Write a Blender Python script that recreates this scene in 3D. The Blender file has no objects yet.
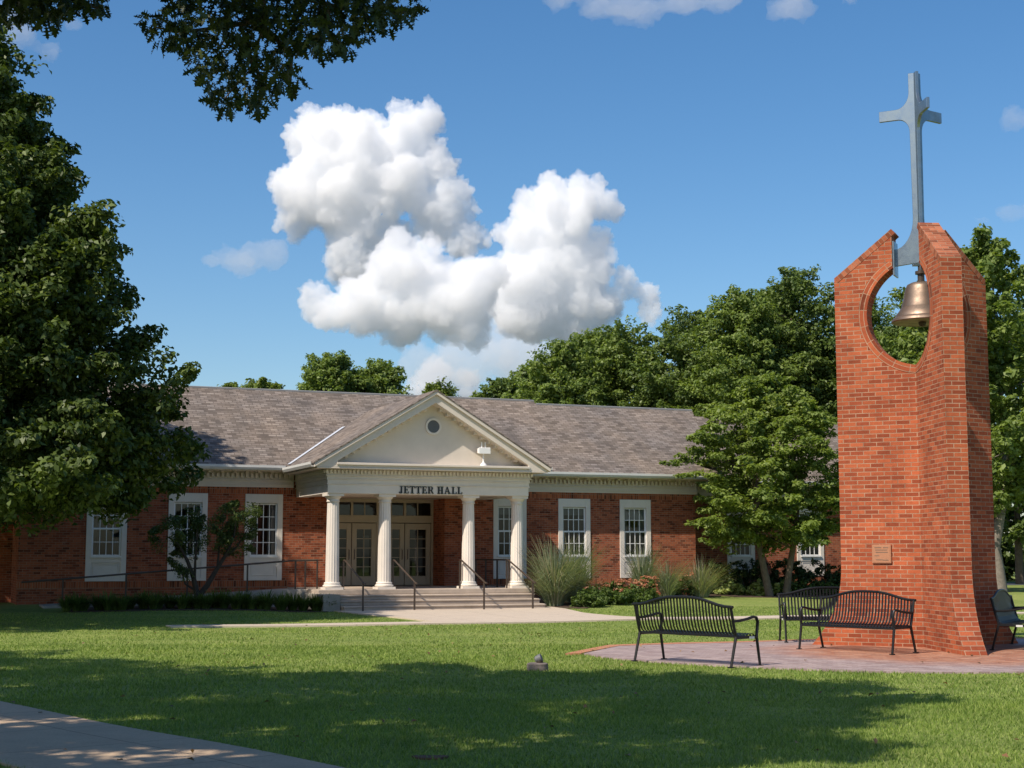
import bpy, bmesh, math, random
import numpy as np
from mathutils import Vector, Matrix, noise as mnoise

# ------------------------------------------------------------------ camera, sky, sun, exposure
scene = bpy.context.scene
COL = scene.collection
cam = bpy.data.cameras.new("camera")
cam_o = bpy.data.objects.new("camera", cam)
COL.objects.link(cam_o)
cam.sensor_fit = 'HORIZONTAL'
cam.sensor_width = 36.0
cam.lens = 36.0 * 1500.0 / 1024.0
cam.clip_start = 0.1
cam.clip_end = 9000.0
cam_o.location = (0.0, 0.0, 1.6)
cam_o.rotation_euler = (math.radians(90 + 6.466), 0.0, 0.0)
scene.camera = cam_o

SUN_DIR = Vector((-0.607, -0.634, 0.97)).normalized()        # towards the sun
world = bpy.data.worlds.new("World")
scene.world = world
world.use_nodes = True
wn = world.node_tree.nodes
wl = world.node_tree.links
wn.clear()
wout = wn.new("ShaderNodeOutputWorld")
wbg = wn.new("ShaderNodeBackground")
sky = wn.new("ShaderNodeTexSky")
sky.sky_type = 'NISHITA'
sky.sun_disc = False
sky.sun_elevation = math.asin(SUN_DIR.z)
sky.sun_rotation = math.atan2(SUN_DIR.x, SUN_DIR.y) % (2 * math.pi)
sky.altitude = 0
sky.air_density = 1.0
sky.dust_density = 1.0
sky.ozone_density = 2.6
hsv = wn.new("ShaderNodeHueSaturation")
hsv.inputs['Saturation'].default_value = 1.28
hsv.inputs['Value'].default_value = 1.0
wl.new(sky.outputs[0], hsv.inputs['Color'])
wl.new(hsv.outputs[0], wbg.inputs['Color'])
wbg.inputs['Strength'].default_value = 0.127
wl.new(wbg.outputs[0], wout.inputs['Surface'])

sun = bpy.data.lights.new("sun", 'SUN')
sun.energy = 5.0
sun.angle = math.radians(0.53)
sun.color = (1.0, 0.90, 0.77)
sun_o = bpy.data.objects.new("sun", sun)
COL.objects.link(sun_o)
sun_o.rotation_euler = (-SUN_DIR).to_track_quat('-Z', 'Y').to_euler()
sun_o.location = SUN_DIR * 100

scene.view_settings.view_transform = 'Standard'
scene.view_settings.look = 'None'
scene.view_settings.exposure = 0.12
scene.view_settings.gamma = 1.0
scene.view_settings.use_curve_mapping = False
scene.render.engine = 'CYCLES'
scene.cycles.max_bounces = 40
scene.cycles.diffuse_bounces = 3
scene.cycles.glossy_bounces = 3
scene.cycles.transmission_bounces = 6
scene.cycles.transparent_max_bounces = 16
scene.cycles.volume_bounces = 0
scene.cycles.sample_clamp_indirect = 6.0

# ------------------------------------------------------------------ helpers: tags, materials, meshes
def tag(o, label=None, cat=None, group=None, kind=None):
    if label: o['label'] = label
    if cat: o['category'] = cat
    if group: o['group'] = group
    if kind: o['kind'] = kind
    return o

def empty(name, loc=(0, 0, 0), rz=0.0, parent=None):
    o = bpy.data.objects.new(name, None)
    o.empty_display_size = 0.3
    COL.objects.link(o)
    o.location = loc
    o.rotation_euler = (0, 0, rz)
    if parent: o.parent = parent
    return o

def copy_tree(o, parent=None):
    c = o.copy()
    COL.objects.link(c)
    if parent: c.parent = parent
    for ch in list(o.children):
        copy_tree(ch, c)
    return c

def new_mat(name):
    m = bpy.data.materials.new(name)
    m.use_nodes = True
    nt = m.node_tree
    b = nt.nodes['Principled BSDF']
    return m, nt, b

def N(nt, typ, **kw):
    n = nt.nodes.new(typ)
    for k, v in kw.items():
        if k.startswith('i_'):
            n.inputs[k[2:].replace('_', ' ')].default_value = v
        else:
            setattr(n, k, v)
    return n

def L(nt, a, b):
    nt.links.new(a, b)

def ramp(nt, fac, stops):
    r = nt.nodes.new('ShaderNodeValToRGB')
    e = r.color_ramp.elements
    while len(e) < len(stops): e.new(0.5)
    for i, (p, c) in enumerate(stops):
        e[i].position = p
        e[i].color = (*c, 1) if len(c) == 3 else c
    nt.links.new(fac, r.inputs[0])
    return r.outputs[0]

def mixc(nt, a, b, fac, mode='MIX'):
    m = nt.nodes.new('ShaderNodeMix')
    m.data_type = 'RGBA'
    m.blend_type = mode
    for sock, v in ((m.inputs[0], fac), (m.inputs[6], a), (m.inputs[7], b)):
        if hasattr(v, 'links'): nt.links.new(v, sock)
        elif isinstance(v, (tuple, list)): sock.default_value = (*v, 1) if len(v) == 3 else v
        else: sock.default_value = v
    return m.outputs[2]

def noise_tex(nt, scale, detail=4, rough=0.6, vec=None):
    n = nt.nodes.new('ShaderNodeTexNoise')
    n.inputs['Scale'].default_value = scale
    n.inputs['Detail'].default_value = detail
    n.inputs['Roughness'].default_value = rough
    if vec is not None: nt.links.new(vec, n.inputs['Vector'])
    return n

def bump(nt, b, height, strength=0.3, dist=0.01):
    bp = nt.nodes.new('ShaderNodeBump')
    bp.inputs['Strength'].default_value = strength
    bp.inputs['Distance'].default_value = dist
    nt.links.new(height, bp.inputs['Height'])
    nt.links.new(bp.outputs[0], b.inputs['Normal'])
    return bp

class MB:
    """collects shapes and links them as one mesh object"""
    def __init__(self): self.v = []; self.f = []
    def poly(self, verts, faces):
        o = len(self.v); self.v += [tuple(p) for p in verts]; self.f += [tuple(i + o for i in f) for f in faces]
        return self
    def box(self, x0, x1, y0, y1, z0, z1):
        return self.poly([(x0,y0,z0),(x1,y0,z0),(x1,y1,z0),(x0,y1,z0),(x0,y0,z1),(x1,y0,z1),(x1,y1,z1),(x0,y1,z1)],
                         [(0,3,2,1),(4,5,6,7),(0,1,5,4),(1,2,6,5),(2,3,7,6),(3,0,4,7)])
    def extrude(self, pts, a, b, axis='y'):
        """polygon pts (p,q) drawn in the plane across the axis and pushed from a to b"""
        n = len(pts)
        if axis == 'y': A = [(p, a, q) for p, q in pts]; B = [(p, b, q) for p, q in pts]
        elif axis == 'x': A = [(a, p, q) for p, q in pts]; B = [(b, p, q) for p, q in pts]
        else: A = [(p, q, a) for p, q in pts]; B = [(p, q, b) for p, q in pts]
        fs = [tuple(range(n)), tuple(range(2 * n - 1, n - 1, -1))] + [(i, i + n, (i + 1) % n + n, (i + 1) % n) for i in range(n)]
        return self.poly(A + B, fs)
    def lathe(self, prof, cx=0, cy=0, n=32, flute=None):
        o = []
        for k, (r, z) in enumerate(prof):
            for i in range(n):
                a = 2 * math.pi * i / n
                rr = r * (flute(i, k) if flute else 1)
                o.append((cx + rr * math.cos(a), cy + rr * math.sin(a), z))
        fs = []
        for k in range(len(prof) - 1):
            for i in range(n):
                j = (i + 1) % n
                fs.append((k * n + i, k * n + j, (k + 1) * n + j, (k + 1) * n + i))
        fs.append(tuple(range(n - 1, -1, -1))); fs.append(tuple((len(prof) - 1) * n + i for i in range(n)))
        return self.poly(o, fs)
    def tube(self, pts, rad, n=8, sx=1.0):
        pts = [Vector(p) for p in pts]
        rr = rad if isinstance(rad, (list, tuple)) else [rad] * len(pts)
        up = Vector((0, 0, 1)); o = []
        prev = None
        for i, p in enumerate(pts):
            t = (pts[min(i + 1, len(pts) - 1)] - pts[max(i - 1, 0)]).normalized()
            s = prev if prev is not None else (up.cross(t) if abs(t.z) < .95 else Vector((1, 0, 0)))
            s = (s - t * s.dot(t)).normalized(); prev = s
            q = t.cross(s)
            for k in range(n):
                a = 2 * math.pi * (k + .5) / n
                o.append(p + (s * math.cos(a) * sx + q * math.sin(a)) * rr[i])
        fs = []
        for i in range(len(pts) - 1):
            for k in range(n):
                j = (k + 1) % n
                fs.append((i * n + k, i * n + j, (i + 1) * n + j, (i + 1) * n + k))
        fs.append(tuple(range(n - 1, -1, -1))); fs.append(tuple((len(pts) - 1) * n + i for i in range(n)))
        return self.poly(o, fs)
    def build(self, name, mat, parent=None, smooth=False, bevel=0.0, loc=None):
        me = bpy.data.meshes.new(name)
        me.from_pydata(self.v, [], self.f)
        bm = bmesh.new(); bm.from_mesh(me)
        bmesh.ops.recalc_face_normals(bm, faces=bm.faces)
        uv = bm.loops.layers.uv.new('metres')
        Z = Vector((0, 0, 1))
        for f in bm.faces:
            n = f.normal
            if abs(n.z) < .92:
                t = Z.cross(n).normalized()
                # walls share one running bond: measure along the wall and up
                b = n.cross(t)
                for l in f.loops: l[uv].uv = (l.vert.co.dot(t), l.vert.co.dot(b))
            else:
                for l in f.loops: l[uv].uv = (l.vert.co.x, l.vert.co.y)
        bm.to_mesh(me); bm.free()
        if smooth: me.shade_smooth()
        me.materials.append(mat)
        o = bpy.data.objects.new(name, me)
        COL.objects.link(o)
        if loc: o.location = loc
        if parent: o.parent = parent
        if smooth:
            m = o.modifiers.new('es', 'EDGE_SPLIT'); m.split_angle = math.radians(38)
        if bevel:
            m = o.modifiers.new('bevel', 'BEVEL'); m.width = bevel; m.segments = 1; m.limit_method = 'ANGLE'; m.angle_limit = math.radians(50)
        return o

def mesh_arrays(name, co, faces_n, idx, mat, parent=None):
    """fast mesh from arrays: co (N,3), idx flat loop indices, faces_n corners per face"""
    me = bpy.data.meshes.new(name)
    nf = len(idx) // faces_n
    me.vertices.add(len(co)); me.vertices.foreach_set('co', np.ascontiguousarray(co, np.float32).ravel())
    me.loops.add(len(idx)); me.loops.foreach_set('vertex_index', np.ascontiguousarray(idx, np.int32))
    me.polygons.add(nf)
    me.polygons.foreach_set('loop_start', np.arange(0, len(idx), faces_n, dtype=np.int32))
    me.polygons.foreach_set('loop_total', np.full(nf, faces_n, np.int32))
    me.update(calc_edges=True)
    me.materials.append(mat)
    o = bpy.data.objects.new(name, me)
    COL.objects.link(o)
    if parent: o.parent = parent
    return o

# ------------------------------------------------------------------ materials
def uvnode(nt):
    return nt.nodes.new('ShaderNodeUVMap').outputs[0]

def brick_mat(name, c1, c2, mortar, bw=.2, rh=.072, ms=.009, rot=False, dark=.35, bumpd=.006):
    m, nt, b = new_mat(name)
    vec = uvnode(nt)
    if rot:
        mp = nt.nodes.new('ShaderNodeMapping'); mp.inputs['Rotation'].default_value = (0, 0, math.pi / 2); L(nt, vec, mp.inputs[0]); vec = mp.outputs[0]
    br = nt.nodes.new('ShaderNodeTexBrick')
    if rot: br.offset = 0.0
    L(nt, vec, br.inputs['Vector'])
    br.inputs['Color1'].default_value = (0, 0, 0, 1); br.inputs['Color2'].default_value = (1, 1, 1, 1)
    br.inputs['Mortar'].default_value = (0.5, 0.5, 0.5, 1)
    br.inputs['Scale'].default_value = 1.0
    br.inputs['Brick Width'].default_value = bw; br.inputs['Row Height'].default_value = rh
    br.inputs['Mortar Size'].default_value = ms * .55; br.inputs['Mortar Smooth'].default_value = .15
    br.inputs['Bias'].default_value = 0.0
    dk = tuple(x * dark for x in c1)
    col = ramp(nt, br.outputs['Color'], [(0.0, dk), (.13, tuple(x*max(.72, dark) for x in c1)), (.3, c1), (.65, c2), (1.0, tuple(min(1, x * 1.22) for x in c2))])
    n1 = noise_tex(nt, 14, 5, .7, vec); n2 = noise_tex(nt, .55, 4, .6, vec)
    g = ramp(nt, n1.outputs[0], [(.25, (.72, .7, .68)), (.75, (1.12, 1.1, 1.1))])
    g2 = ramp(nt, n2.outputs[0], [(.3, (.8, .8, .82)), (.7, (1.08, 1.06, 1.03))])
    col = mixc(nt, col, g, .8, 'MULTIPLY'); 
    mo = mixc(nt, tuple(x*.55 for x in mortar), mortar, ramp(nt, noise_tex(nt, 2.3, 4, .7, vec).outputs[0], [(.35, (0, 0, 0)), (.62, (1, 1, 1))]))
    col = mixc(nt, col, mo, br.outputs['Fac'])
    col = mixc(nt, col, g2, 1.0, 'MULTIPLY')
    # rain streaks and lime bloom
    mp2 = nt.nodes.new('ShaderNodeMapping'); mp2.inputs['Scale'].default_value = (2.4, .22, 1); L(nt, vec, mp2.inputs[0])
    n5 = noise_tex(nt, 1.2, 5, .65, mp2.outputs[0])
    if not rot: col = mixc(nt, col, ramp(nt, n5.outputs[0], [(.3, (.80, .78, .78)), (.5, (1, 1, 1)), (.75, (1.06, 1.08, 1.10))]), .9, 'MULTIPLY')
    n6 = noise_tex(nt, 1.7, 7, .75, vec)
    col = mixc(nt, col, (.55, .40, .30), ramp(nt, n6.outputs[0], [(.62, (0, 0, 0)), (.80, (.45, .45, .45))]))
    L(nt, col, b.inputs['Base Color'])
    b.inputs['Roughness'].default_value = .88
    b.inputs['Specular IOR Level'].default_value = .25
    inv = nt.nodes.new('ShaderNodeMath'); inv.operation = 'MULTIPLY_ADD'
    L(nt, br.outputs['Fac'], inv.inputs[0]); inv.inputs[1].default_value = -1; 
    L(nt, n1.outputs[0], inv.inputs[2])
    bump(nt, b, inv.outputs[0], .5, bumpd)
    return m

def plain_mat(name, c, rough=.6, var=.12, scale=6, metal=0.0, bumps=0.0, spec=.4, stain=0.0):
    m, nt, b = new_mat(name)
    tc = nt.nodes.new('ShaderNodeTexCoord')
    n = noise_tex(nt, scale, 6, .65, tc.outputs['Object'])
    lo = tuple(x * (1 - var) for x in c); hi = tuple(min(1, x * (1 + var)) for x in c)
    col = ramp(nt, n.outputs[0], [(.28, lo), (.72, hi)])
    if stain:
        n2 = noise_tex(nt, scale * .18, 5, .7, tc.outputs['Object'])
        col = mixc(nt, col, ramp(nt, n2.outputs[0], [(.4, (1 - stain,) * 3), (.6, (1, 1, 1))]), 1.0, 'MULTIPLY')
    L(nt, col, b.inputs['Base Color'])
    b.inputs['Roughness'].default_value = rough; b.inputs['Metallic'].default_value = metal
    b.inputs['Specular IOR Level'].default_value = spec
    if bumps: bump(nt, b, n.outputs[0], .5, bumps)
    return m

def leaf_mat(name, c_dark, c_mid, c_light, trans=.28, rough=.5, spec=.35):
    m = bpy.data.materials.new(name); m.use_nodes = True
    nt = m.node_tree; b = nt.nodes['Principled BSDF']
    gi = nt.nodes.new('ShaderNodeNewGeometry')
    tc = nt.nodes.new('ShaderNodeTexCoord')
    col = ramp(nt, gi.outputs['Random Per Island'], [(0.0, c_dark), (.45, c_mid), (1.0, c_light)])
    n = noise_tex(nt, .9, 3, .6, tc.outputs['Object'])
    col = mixc(nt, col, ramp(nt, n.outputs[0], [(.3, (.78, .82, .8)), (.7, (1.15, 1.12, .95))]), 1.0, 'MULTIPLY')
    L(nt, col, b.inputs['Base Color'])
    b.inputs['Roughness'].default_value = rough; b.inputs['Specular IOR Level'].default_value = spec
    tr = nt.nodes.new('ShaderNodeBsdfTranslucent')
    tcol = mixc(nt, col, (1.3, 1.35, .55), 1.0, 'MULTIPLY')
    L(nt, tcol, tr.inputs['Color'])
    mx = nt.nodes.new('ShaderNodeMixShader'); mx.inputs[0].default_value = trans
    L(nt, b.outputs[0], mx.inputs[1]); L(nt, tr.outputs[0], mx.inputs[2])
    L(nt, mx.outputs[0], nt.nodes['Material Output'].inputs['Surface'])
    return m

M = {}
M['brick'] = brick_mat('hall_brick', (.30, .078, .037), (.365, .105, .048), (.36, .25, .175), ms=.010, dark=.45)
M['soldier'] = brick_mat('soldier_brick', (.33, .088, .036), (.40, .115, .046), (.36, .25, .17), ms=.011, rot=True)
M['tower_brick'] = brick_mat('tower_brick', (.345, .08, .034), (.415, .108, .044), (.48, .30, .195), bw=.235, rh=.074, ms=.0125, dark=.8)
M['tower_rowlock'] = brick_mat('tower_rowlock_brick', (.345, .08, .034), (.41, .108, .044), (.48, .30, .195), bw=.3, rh=.078, ms=.012, rot=True, dark=.5)
M['tower_cap'] = brick_mat('tower_cap_brick', (.37, .11, .05), (.44, .15, .075), (.46, .31, .21), bw=.235, rh=.078, ms=.008, dark=.6)
M['white'] = plain_mat('white_painted_wood', (.76, .69, .61), .55, .05, 3, stain=.08)
M['cream'] = plain_mat('cream_painted_wood', (.69, .61, .52), .6, .04, 2.5, stain=.07)
M['sash'] = plain_mat('white_sash_paint', (.82, .81, .79), .45, .04, 4)
M['tan'] = plain_mat('tan_painted_door', (.40, .33, .24), .5, .06, 3)
M['gutter'] = plain_mat('pale_metal_gutter', (.62, .62, .60), .4, .06, 2, spec=.5)
M['flashing'] = plain_mat('bare_metal_flashing', (.75, .77, .8), .35, .05, 4, metal=.3)
M['black'] = plain_mat('black_powder_coat', (.008, .008, .009), .42, .15, 8, spec=.35)
M['bronze_rail'] = plain_mat('dark_bronze_rail', (.055, .038, .028), .45, .15, 8, spec=.5)
M['letter'] = plain_mat('black_letter_metal', (.02, .022, .024), .4, .1, 8)
M['concrete'] = plain_mat('tan_concrete', (.50, .42, .335), .9, .08, 3, bumps=.003, stain=.1)
M['step'] = plain_mat('step_concrete', (.47, .385, .31), .9, .1, 4, bumps=.003, stain=.22)
M['slab_grey'] = plain_mat('ramp_concrete', (.38, .35, .30), .9, .12, 3, bumps=.003, stain=.25)
M['dark_inside'] = plain_mat('room_dimness_tone', (.10, .09, .08), .9, .1, 2)  # unlit look of the rooms is put into this dark colour
M['curtain'] = plain_mat('pale_grey_curtain', (.24, .24, .23), .9, .1, 3)
M['vent'] = plain_mat('grey_vent_louvre', (.22, .22, .22), .6, .08, 5)
M['bark'] = plain_mat('grey_brown_bark', (.13, .10, .075), .95, .35, 9, bumps=.03)
M['bark_dark'] = plain_mat('dark_brown_bark', (.055, .042, .032), .95, .35, 9, bumps=.02)  # darker brown tone for the ornamental tree's trunk
M['bark_pale'] = plain_mat('pale_grey_bark', (.20, .17, .14), .95, .35, 9, bumps=.02)
M['soil'] = plain_mat('dark_mulch', (.07, .045, .03), .95, .4, 22, bumps=.02)
M['stone'] = plain_mat('weathered_grey_concrete', (.17, .14, .12), .9, .25, 18, bumps=.006)
M['lens'] = plain_mat('grey_lamp_housing', (.15, .15, .15), .5, .15, 20)
M['plaque'] = plain_mat('bronze_plaque', (.42, .20, .11), .55, .1, 40, spec=.4, metal=.15)
M['asphalt'] = plain_mat('blue_grey_asphalt', (.085, .09, .105), .9, .15, 2)

def glass_mat():
    m = bpy.data.materials.new('window_glass'); m.use_nodes = True
    nt = m.node_tree; nt.nodes.clear()
    out = nt.nodes.new('ShaderNodeOutputMaterial')
    t = nt.nodes.new('ShaderNodeBsdfTransparent'); t.inputs[0].default_value = (.62, .66, .66, 1)
    g = nt.nodes.new('ShaderNodeBsdfGlossy'); g.inputs['Roughness'].default_value = .03; g.inputs['Color'].default_value = (.9, .95, 1, 1)
    fr = nt.nodes.new('ShaderNodeFresnel'); fr.inputs[0].default_value = 1.55
    n = noise_tex(nt, 1.3, 2, .5, nt.nodes.new('ShaderNodeTexCoord').outputs['Object'])
    bp = nt.nodes.new('ShaderNodeBump'); bp.inputs['Strength'].default_value = .15; bp.inputs['Distance'].default_value = .02
    L(nt, n.outputs[0], bp.inputs['Height']); L(nt, bp.outputs[0], g.inputs['Normal'])
    mx = nt.nodes.new('ShaderNodeMixShader')
    L(nt, fr.outputs[0], mx.inputs[0]); L(nt, t.outputs[0], mx.inputs[1]); L(nt, g.outputs[0], mx.inputs[2])
    L(nt, mx.outputs[0], out.inputs['Surface'])
    return m
M['glass'] = glass_mat()

def shingle_mat():
    m, nt, b = new_mat('asphalt_shingles')
    vec = uvnode(nt)
    br = nt.nodes.new('ShaderNodeTexBrick'); L(nt, vec, br.inputs['Vector'])
    br.inputs['Scale'].default_value = 1; br.inputs['Brick Width'].default_value = .26; br.inputs['Row Height'].default_value = .13
    br.inputs['Mortar Size'].default_value = .012; br.inputs['Mortar Smooth'].default_value = .3
    br.inputs['Color1'].default_value = (0, 0, 0, 1); br.inputs['Color2'].default_value = (1, 1, 1, 1); br.inputs['Mortar'].default_value = (.0, .0, .0, 1)
    col = ramp(nt, br.outputs['Color'], [(0, (.125, .105, .09)), (.3, (.19, .163, .14)), (.65, (.225, .192, .167)), (1, (.28, .245, .215))])
    n = noise_tex(nt, 60, 3, .7, vec); n2 = noise_tex(nt, .5, 4, .6, vec)
    col = mixc(nt, col, ramp(nt, n.outputs[0], [(.3, (.75, .75, .75)), (.7, (1.2, 1.2, 1.2))]), .8, 'MULTIPLY')
    col = mixc(nt, col, ramp(nt, n2.outputs[0], [(.35, (.85, .86, .9)), (.65, (1.12, 1.06, 1.0))]), 1.0, 'MULTIPLY')
    # lighter weathering streaks running down the slope
    mp = nt.nodes.new('ShaderNodeMapping'); mp.inputs['Scale'].default_value = (2.2, .18, 1); L(nt, vec, mp.inputs[0])
    n3 = noise_tex(nt, 1, 4, .6, mp.outputs[0])
    col = mixc(nt, col, ramp(nt, n3.outputs[0], [(.4, (.88, .88, .88)), (.62, (1.08, 1.06, 1.04))]), 1.0, 'MULTIPLY')
    L(nt, col, b.inputs['Base Color']); b.inputs['Roughness'].default_value = .95; b.inputs['Specular IOR Level'].default_value = .2
    # each course is a low wedge
    sp = nt.nodes.new('ShaderNodeSeparateXYZ'); L(nt, vec, sp.inputs[0])
    md = nt.nodes.new('ShaderNodeMath'); md.operation = 'MODULO'; L(nt, sp.outputs[1], md.inputs[0]); md.inputs[1].default_value = .13
    ad = nt.nodes.new('ShaderNodeMath'); ad.operation = 'MULTIPLY_ADD'; L(nt, md.outputs[0], ad.inputs[0]); ad.inputs[1].default_value = -6
    L(nt, br.outputs['Color'], ad.inputs[2])
    bump(nt, b, ad.outputs[0], .7, .02)
    return m
M['shingle'] = shingle_mat()

def metal_mat(name, c, rough, patina=None):
    m, nt, b = new_mat(name)
    tc = nt.nodes.new('ShaderNodeTexCoord')
    n = noise_tex(nt, 5, 6, .7, tc.outputs['Object'])
    col = ramp(nt, n.outputs[0], [(.3, patina or tuple(x * .8 for x in c)), (.65, c)])
    L(nt, col, b.inputs['Base Color']); b.inputs['Metallic'].default_value = .85
    L(nt, ramp(nt, n.outputs[0], [(.3, (rough + .2,) * 3), (.7, (rough,) * 3)]), b.inputs['Roughness'])
    return m
M['steel'] = metal_mat('galvanised_steel', (.30, .355, .39), .24, (.20, .25, .28))
M['bell'] = metal_mat('aged_bell_bronze', (.30, .215, .16), .42, (.15, .12, .095))

M['leaf_big'] = leaf_mat('dark_tree_leaves', (.04, .068, .015), (.075, .115, .026), (.14, .185, .05), trans=.28)
M['leaf_oak'] = leaf_mat('oak_leaves', (.018, .032, .008), (.03, .05, .012), (.05, .075, .018), trans=.12)
M['leaf_dogwood'] = leaf_mat('bright_small_tree_leaves', (.105, .155, .033), (.185, .255, .06), (.27, .33, .095), trans=.4)
M['leaf_back'] = leaf_mat('background_tree_leaves', (.095, .15, .038), (.165, .23, .06), (.24, .305, .09), trans=.38)
M['leaf_back_dark'] = leaf_mat('dark_background_leaves', (.065, .11, .03), (.12, .175, .048), (.18, .24, .07), trans=.34)
M['leaf_yellow'] = leaf_mat('yellow_green_leaves', (.08, .12, .02), (.14, .19, .035), (.22, .27, .06), trans=.35)
M['leaf_shrub'] = leaf_mat('shrub_leaves', (.025, .048, .012), (.05, .082, .02), (.085, .12, .035), trans=.2)
M['leaf_lily'] = leaf_mat('daylily_leaves', (.055, .095, .022), (.10, .155, .038), (.16, .22, .065), trans=.35)
M['blade_blue'] = leaf_mat('blue_green_grass_blades', (.14, .19, .10), (.26, .32, .19), (.42, .45, .34), trans=.25)
M['blade_straw'] = leaf_mat('pale_straw_grass_blades', (.22, .22, .14), (.36, .34, .24), (.48, .42, .32), trans=.25)
M['flower_red'] = leaf_mat('red_flower_heads', (.34, .08, .045), (.46, .18, .10), (.55, .32, .20), trans=.2)
M['hosta'] = leaf_mat('yellow_green_hosta_leaves', (.18, .24, .05), (.3, .36, .1), (.45, .48, .2), trans=.25)
M['lawn_blade'] = leaf_mat('lawn_blades', (.105, .175, .03), (.19, .275, .055), (.34, .405, .13), trans=.3, rough=.6, spec=.2)

# ------------------------------------------------------------------ where things stand
HALL = Vector((-2.963, 44.934, 0)); HA = math.radians(22)
HU = Vector((math.cos(HA), math.sin(HA), 0)); HW = Vector((-math.sin(HA), math.cos(HA), 0))
def hp(u, w, z=0): return HALL + HU * u + HW * w + Vector((0, 0, z))
def to_uw(x, y):
    dx = x - HALL.x; dy = y - HALL.y
    return dx * HU.x + dy * HU.y, dx * HW.x + dy * HW.y
def sstep(a, b, x):
    t = np.clip((x - a) / (b - a), 0, 1); return t * t * (3 - 2 * t)
def terrain(x, y):
    u, w = to_uw(x, y)
    a = sstep(-4.0, 2.0, w); b = sstep(3.8, 6.0, u) + .7 * sstep(-3.2, -5.0, u)
    return .2 * a * b + .5 * sstep(25, 90, w) * sstep(0, 60, u * 0 + w)
def tz(x, y): return float(terrain(np.float64(x), np.float64(y)))

TC = Vector((7.22, 26.1, 0))                                  # centre of the bell tower

# ------------------------------------------------------------------ ground
def lawn_mat():
    m, nt, b = new_mat('mown_lawn')
    tc = nt.nodes.new('ShaderNodeTexCoord')
    n1 = noise_tex(nt, .35, 5, .6, tc.outputs['Object']); n2 = noise_tex(nt, 9, 5, .7, tc.outputs['Object']); n3 = noise_tex(nt, 60, 3, .7, tc.outputs['Object'])
    mp = nt.nodes.new('ShaderNodeMapping'); mp.inputs['Rotation'].default_value = (0, 0, math.radians(14)); mp.inputs['Scale'].default_value = (.06, .9, 1)
    L(nt, tc.outputs['Object'], mp.inputs[0]); n4 = noise_tex(nt, 1.6, 3, .5, mp.outputs[0])
    col = ramp(nt, n2.outputs[0], [(.25, (.165, .22, .055)), (.55, (.26, .315, .09)), (.8, (.38, .41, .17))])
    col = mixc(nt, col, ramp(nt, n1.outputs[0], [(.3, (.85, .92, .8)), (.7, (1.15, 1.08, 1.1))]), 1, 'MULTIPLY')
    col = mixc(nt, col, ramp(nt, n4.outputs[0], [(.35, (.86, .9, .85)), (.65, (1.12, 1.08, 1.08))]), 1, 'MULTIPLY')
    col = mixc(nt, col, ramp(nt, n3.outputs[0], [(.3, (.6, .65, .6)), (.7, (1.25, 1.2, 1.2))]), .8, 'MULTIPLY')
    # beyond the campus the sheet takes a dark woodland tone to cut bounce onto clouds
    ds = nt.nodes.new('ShaderNodeVectorMath'); ds.operation = 'LENGTH'; L(nt, tc.outputs['Object'], ds.inputs[0])
    mr = nt.nodes.new('ShaderNodeMapRange'); mr.inputs[1].default_value = 110; mr.inputs[2].default_value = 160; L(nt, ds.outputs['Value'], mr.inputs[0])
    col = mixc(nt, col, (.045, .06, .04), mr.outputs[0])
    L(nt, col, b.inputs['Base Color']); b.inputs['Roughness'].default_value = .95; b.inputs['Specular IOR Level'].default_value = .15
    bump(nt, b, n3.outputs[0], .8, .03)
    return m
def graded(a, b, fine0, fine1, step, n):
    mid = list(np.arange(fine0, fine1 + step, step))
    lo = [fine0 - (fine0 - a) * (i / n) ** 2.5 for i in range(n, 0, -1)]
    hi = [mid[-1] + (b - mid[-1]) * (i / n) ** 2.5 for i in range(1, n + 1)]
    return np.array(lo + mid + hi)
gx = graded(-900, 900, -26, 32, .5, 24); gy = graded(-200, 3000, 4, 70, .5, 24)
GX, GY = np.meshgrid(gx, gy, indexing='ij')
GZ = terrain(GX, GY) + .018 * np.sin(GX * .9 + 1.3 * np.sin(GY * .31)) * np.sin(GY * .7 + .8) * (GY < 60)
def ground_z(x, y):
    return tz(x, y) + .018 * math.sin(x * .9 + 1.3 * math.sin(y * .31)) * math.sin(y * .7 + .8) * (y < 60)
nx, ny = len(gx), len(gy)
ii, jj = np.meshgrid(np.arange(nx - 1), np.arange(ny - 1), indexing='ij')
q = np.stack([ii * ny + jj, (ii + 1) * ny + jj, (ii + 1) * ny + jj + 1, ii * ny + jj + 1], -1).reshape(-1)
lawn = mesh_arrays('ground', np.stack([GX, GY, GZ - .012], -1).reshape(-1, 3), 4, q, lawn_mat())
lawn.data.shade_smooth()
tag(lawn, kind='structure')

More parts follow.
